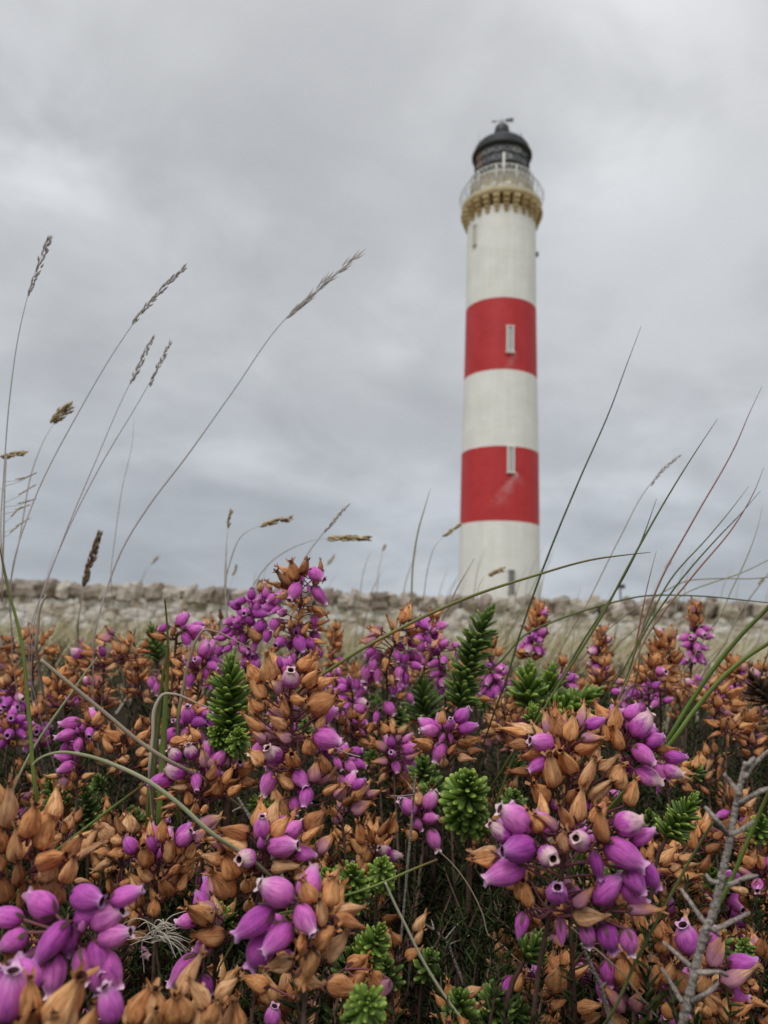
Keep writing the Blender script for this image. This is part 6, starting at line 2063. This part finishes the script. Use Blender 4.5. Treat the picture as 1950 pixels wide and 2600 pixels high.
# ------------------------------------------------------------------ DEAD TWIGS
def twig(label, main, branches, D, w, seed, nub=.0):
    r = random.Random(seed)
    pts = [P(u, v, D) for u, v in main]
    e = pts[-1].copy()
    d = (pts[-1] - pts[-2]).normalized()
    gz = ground_z(e.x, e.y)
    e = e + d * max(0.0, (e.z - gz))
    e.z = min(gz - .002, pts[-1].z - .005)
    pts.append(e)
    base = pts[-1].copy()
    k = D / F_PX
    n = len(pts)
    rad = [w * k * .5 * (.6 + .5 * i / (n - 1)) for i in range(n)]
    T = thing('dead_twig', label, 'twig', base)
    mb = MB()
    sp, sr = catmull([p - base for p in pts], rad, 16)
    sr = [q * (1 + .13 * sin(i * 1.7) + r.uniform(-.08, .08)) for i, q in enumerate(sr)]
    tube(mb, sp, sr, 9, bump=.12, rng=r)
    obj('stem', mb.mesh('stem', M['twig']), T)
    for br in branches:
        q = [P(u, v, D - r.uniform(0, .006) * (j > 0)) - base for j, (u, v) in enumerate(br)]
        q = q[::-1]        # from the stem outwards
        if len(q) == 2:
            mid = q[0].lerp(q[1], .5) + Vector((r.uniform(-1, 1), 0, r.uniform(-1, 1))) * w * k * .18
            q = [q[0], mid, q[1]]
        bw = w * k * .5
        sp, sr = catmull(q, [bw * .60] + [bw * .50] * (len(q) - 2) + [bw * .40], 5)
        sr = [s_ * (1 + r.uniform(-.12, .12)) for s_ in sr]
        b = MB()
        tube(b, sp, sr, 7, bump=.08, rng=r)
        # knob at the end
        obj('side_branch', b.mesh('side_branch', M['twig']), T)
def c5p(*pts):
    return [(950 + x * .6028, 1950 + y * .6028) for x, y in pts]
def jp(*pts):
    return [(1550 + x * 400 / 1609, 2050 + y * 400 / 1609) for x, y in pts]
twig('pale grey dead twig with paired stubby branches, standing in front at the right',
     [(1895, 1935), (1878, 2000), (1866, 2060), (1854, 2130), (1838, 2200), (1812, 2310), (1780, 2400), (1757, 2500), (1735, 2590)],
     [jp((970, 0), (1060, 100), (1190, 270)), jp((1460, 140), (1380, 200), (1230, 275)), jp((980, 690), (1050, 760), (1110, 770)), jp((1500, 700), (1350, 730), (1200, 800)),
      jp((720, 830), (850, 1020), (980, 1210)), jp((1420, 1080), (1250, 1160), (1040, 1260)), jp((1110, 1310), (1050, 1260), (960, 1230)),
      jp((540, 1380), (680, 1500), (820, 1630)), jp((520, 1640), (620, 1800), (740, 2000)), jp((1190, 1720), (1050, 1680), (880, 1690)), jp((1100, 1800), (980, 1900), (830, 1990)),
      [(1838, 1965), (1858, 1990), (1880, 2020)], [(1952, 1905), (1920, 1935), (1890, 1975)], [(1960, 2000), (1925, 2012), (1878, 2040)], [(1915, 1925), (1903, 1938), (1893, 1955)]],
     .118, 22, 1)
twig('short knobbly grey twig leaning behind the bare stem, lower right',
     c5p((872, 740), (900, 800), (930, 870), (958, 930), (990, 1055)), [c5p((930, 870), (905, 850)), c5p((975, 905), (955, 925))], .15, 13, 2)
twig('grey forked twig end in the centre below the purple rosette', c5p((175, 25), (172, 60), (168, 105)), [c5p((75, 118), (120, 118), (168, 112)), c5p((140, 60), (160, 90))], .21, 7, 3)
twig('grey forked twig in the shadow of the dark gap', c5p((200, 650), (260, 690), (310, 740), (330, 790)), [c5p((385, 635), (350, 660), (300, 720)), c5p((400, 705), (360, 725), (310, 745)), c5p((240, 640), (250, 680))], .20, 8, 4)
twig('thin grey twig leaning left of the horizontal purple bells', [(604, 2025), (625, 2060), (648, 2100)], [[(612, 2095), (630, 2100)], [(590, 2060), (612, 2050)]], .20, 9, 5)
twig('small whitish twig among the mid right bells', [(1608, 1733), (1590, 1758), (1572, 1790)], [[(1585, 1735), (1592, 1752)]], .26, 5, 6)

# pale tangled fibres
def fibres():
    r = random.Random(31)
    D = .165
    cpt = P(393, 2378, D)
    T = thing('dry_fibre_tangle', 'tangle of pale dry fibres around a bare heather stem, lower left', 'fibres', Vector((cpt.x, cpt.y, cpt.z)))
    mb = MB()
    k = D / F_PX
    for i in range(34):
        side = r.choice((-1, 1, 1, 1))
        x1 = side * r.uniform(20, 115)
        y1 = r.uniform(-55, 50)
        b = Vector((r.uniform(-1, 1), r.uniform(-1, 1), 0)) * 10 * k
        p0 = RIGHT * r.uniform(-12, 12) * k - UP * r.uniform(-22, 18) * k
        p2 = RIGHT * x1 * k - UP * y1 * k + FWD * r.uniform(-.006, .003)
        p1 = (p0 + p2) / 2 + UP * r.uniform(0, 26) * k + b
        sp, sr = catmull([p0, p1, p2], [.00011, .00010, .00005], 6)
        tube(mb, sp, sr, 4, cap=False, rn=r.random())
    sp, sr = catmull([RIGHT * 6 * k - UP * -20 * k, RIGHT * -25 * k, RIGHT * -27 * k - UP * 90 * k], [.00012] * 3, 6)
    tube(mb, sp, sr, 4, cap=False)
    obj('fibres', mb.mesh('fibres', M['palestraw']), T, None, kind='stuff')
fibres()

# ------------------------------------------------------------------ labels of the small repeats: told by what they stand next to
LANDMARKS = [
 ('the tallest heather head', 765, 1470), ('the middle spike crown', 735, 1720), ('the middle spike foot', 745, 2060),
 ('the bright green shoot', 583, 1770), ('the tallest dark green shoot', 1205, 1660), ('the round topped green shoot', 1195, 2030),
 ('the biggest brown head', 1445, 1950), ('the large purple head', 1424, 2200), ('the grey dead twig', 1820, 2250), ('the grey twig top', 1890, 1980),
 ('the foot of the stout green blades', 1695, 1890), ('the twin dark green shoots', 1370, 1740), ('the purple rosette', 1000, 1900), ('the ragged brown head', 280, 1650),
 ('the five fat purple bells', 715, 2330), ('the left purple cluster', 195, 1870), ('the slim brown spire', 1765, 1600), ('the tapering brown spire', 1525, 1650),
 ('the bleached bent blade', 420, 1780), ('the long dry straw', 271, 1814), ('the fan of slim brown bells', 285, 2130), ('the dead brown leafy shoot', 1925, 1750),
 ('the far left brown head', 65, 1630), ('the purple star in the centre', 1140, 1860), ('the small bunch of purple bells', 1065, 2070), ('the slim leaning green shoot', 1730, 2070),
 ('the dense lower left purple head', 170, 2400), ('the tangled fibres', 393, 2378), ('the upright brown head', 400, 2200), ('the dark hollow', 1130, 2330),
 ('the bare thick stem', 1375, 2450), ('the sprawl of small brown bells', 1750, 2170), ('the long needled shoot', 1255, 2550), ('the lighthouse foot', 1267, 1490),
 ('the dark upright blade', 420, 1560), ('the golden horizontal seed head', 880, 1368), ('the short dark seed head', 235, 1430), ('the head by the arching blade', 1090, 1610)]
bpy.context.view_layer.update()
def relabel(group, noun):
    obs = [o for o in COL.objects if o.get('group') == group and o.parent is None]
    cells = {}
    for o in obs:
        p = o.matrix_world.translation.copy()
        if o.type == 'EMPTY':      # where its top shows
            ch = [c for c in o.children]
            top = max((max((c.matrix_world @ Vector(k)).z for k in c.bound_box), c) for c in ch) if False else None
            best = p
            for c in ch:
                for k in c.bound_box:
                    q = c.matrix_world @ Vector(k)
                    if q.z > best.z:
                        best = q
            p = best
        u, v, d = proj(p)
        nm, du, dv = min(((n, u - a, v - b) for n, a, b in LANDMARKS), key=lambda q: q[1] ** 2 + q[2] ** 2)
        ang = atan2(-dv, du)
        dr = ['right of', 'up and right of', 'above', 'up and left of', 'left of', 'down and left of', 'below', 'down and right of'][int(round(ang / (pi / 4))) % 8]
        cells.setdefault((nm, dr), []).append((du * du + dv * dv, o))
    rk = ['nearest', 'second nearest', 'third nearest', 'fourth nearest', 'fifth nearest', 'sixth nearest', 'seventh nearest', 'eighth nearest', 'ninth nearest', 'tenth nearest']
    for (nm, dr), ls in cells.items():
        ls.sort(key=lambda q: q[0])
        for i, (_, o) in enumerate(ls):
            o['label'] = (f'{noun}, {dr} {nm}' if len(ls) == 1 else f'{noun}, {rk[min(i, 9)]} {dr} {nm}')
relabel('brown heather heads in the carpet behind', 'small brown heather head')
relabel('part purple heather heads in the carpet behind', 'small purple heather head')
relabel('low shoots in the shade under the flower heads', 'low dark green shoot')
relabel('fine grass stems behind the heather', 'fine pale grass stem')
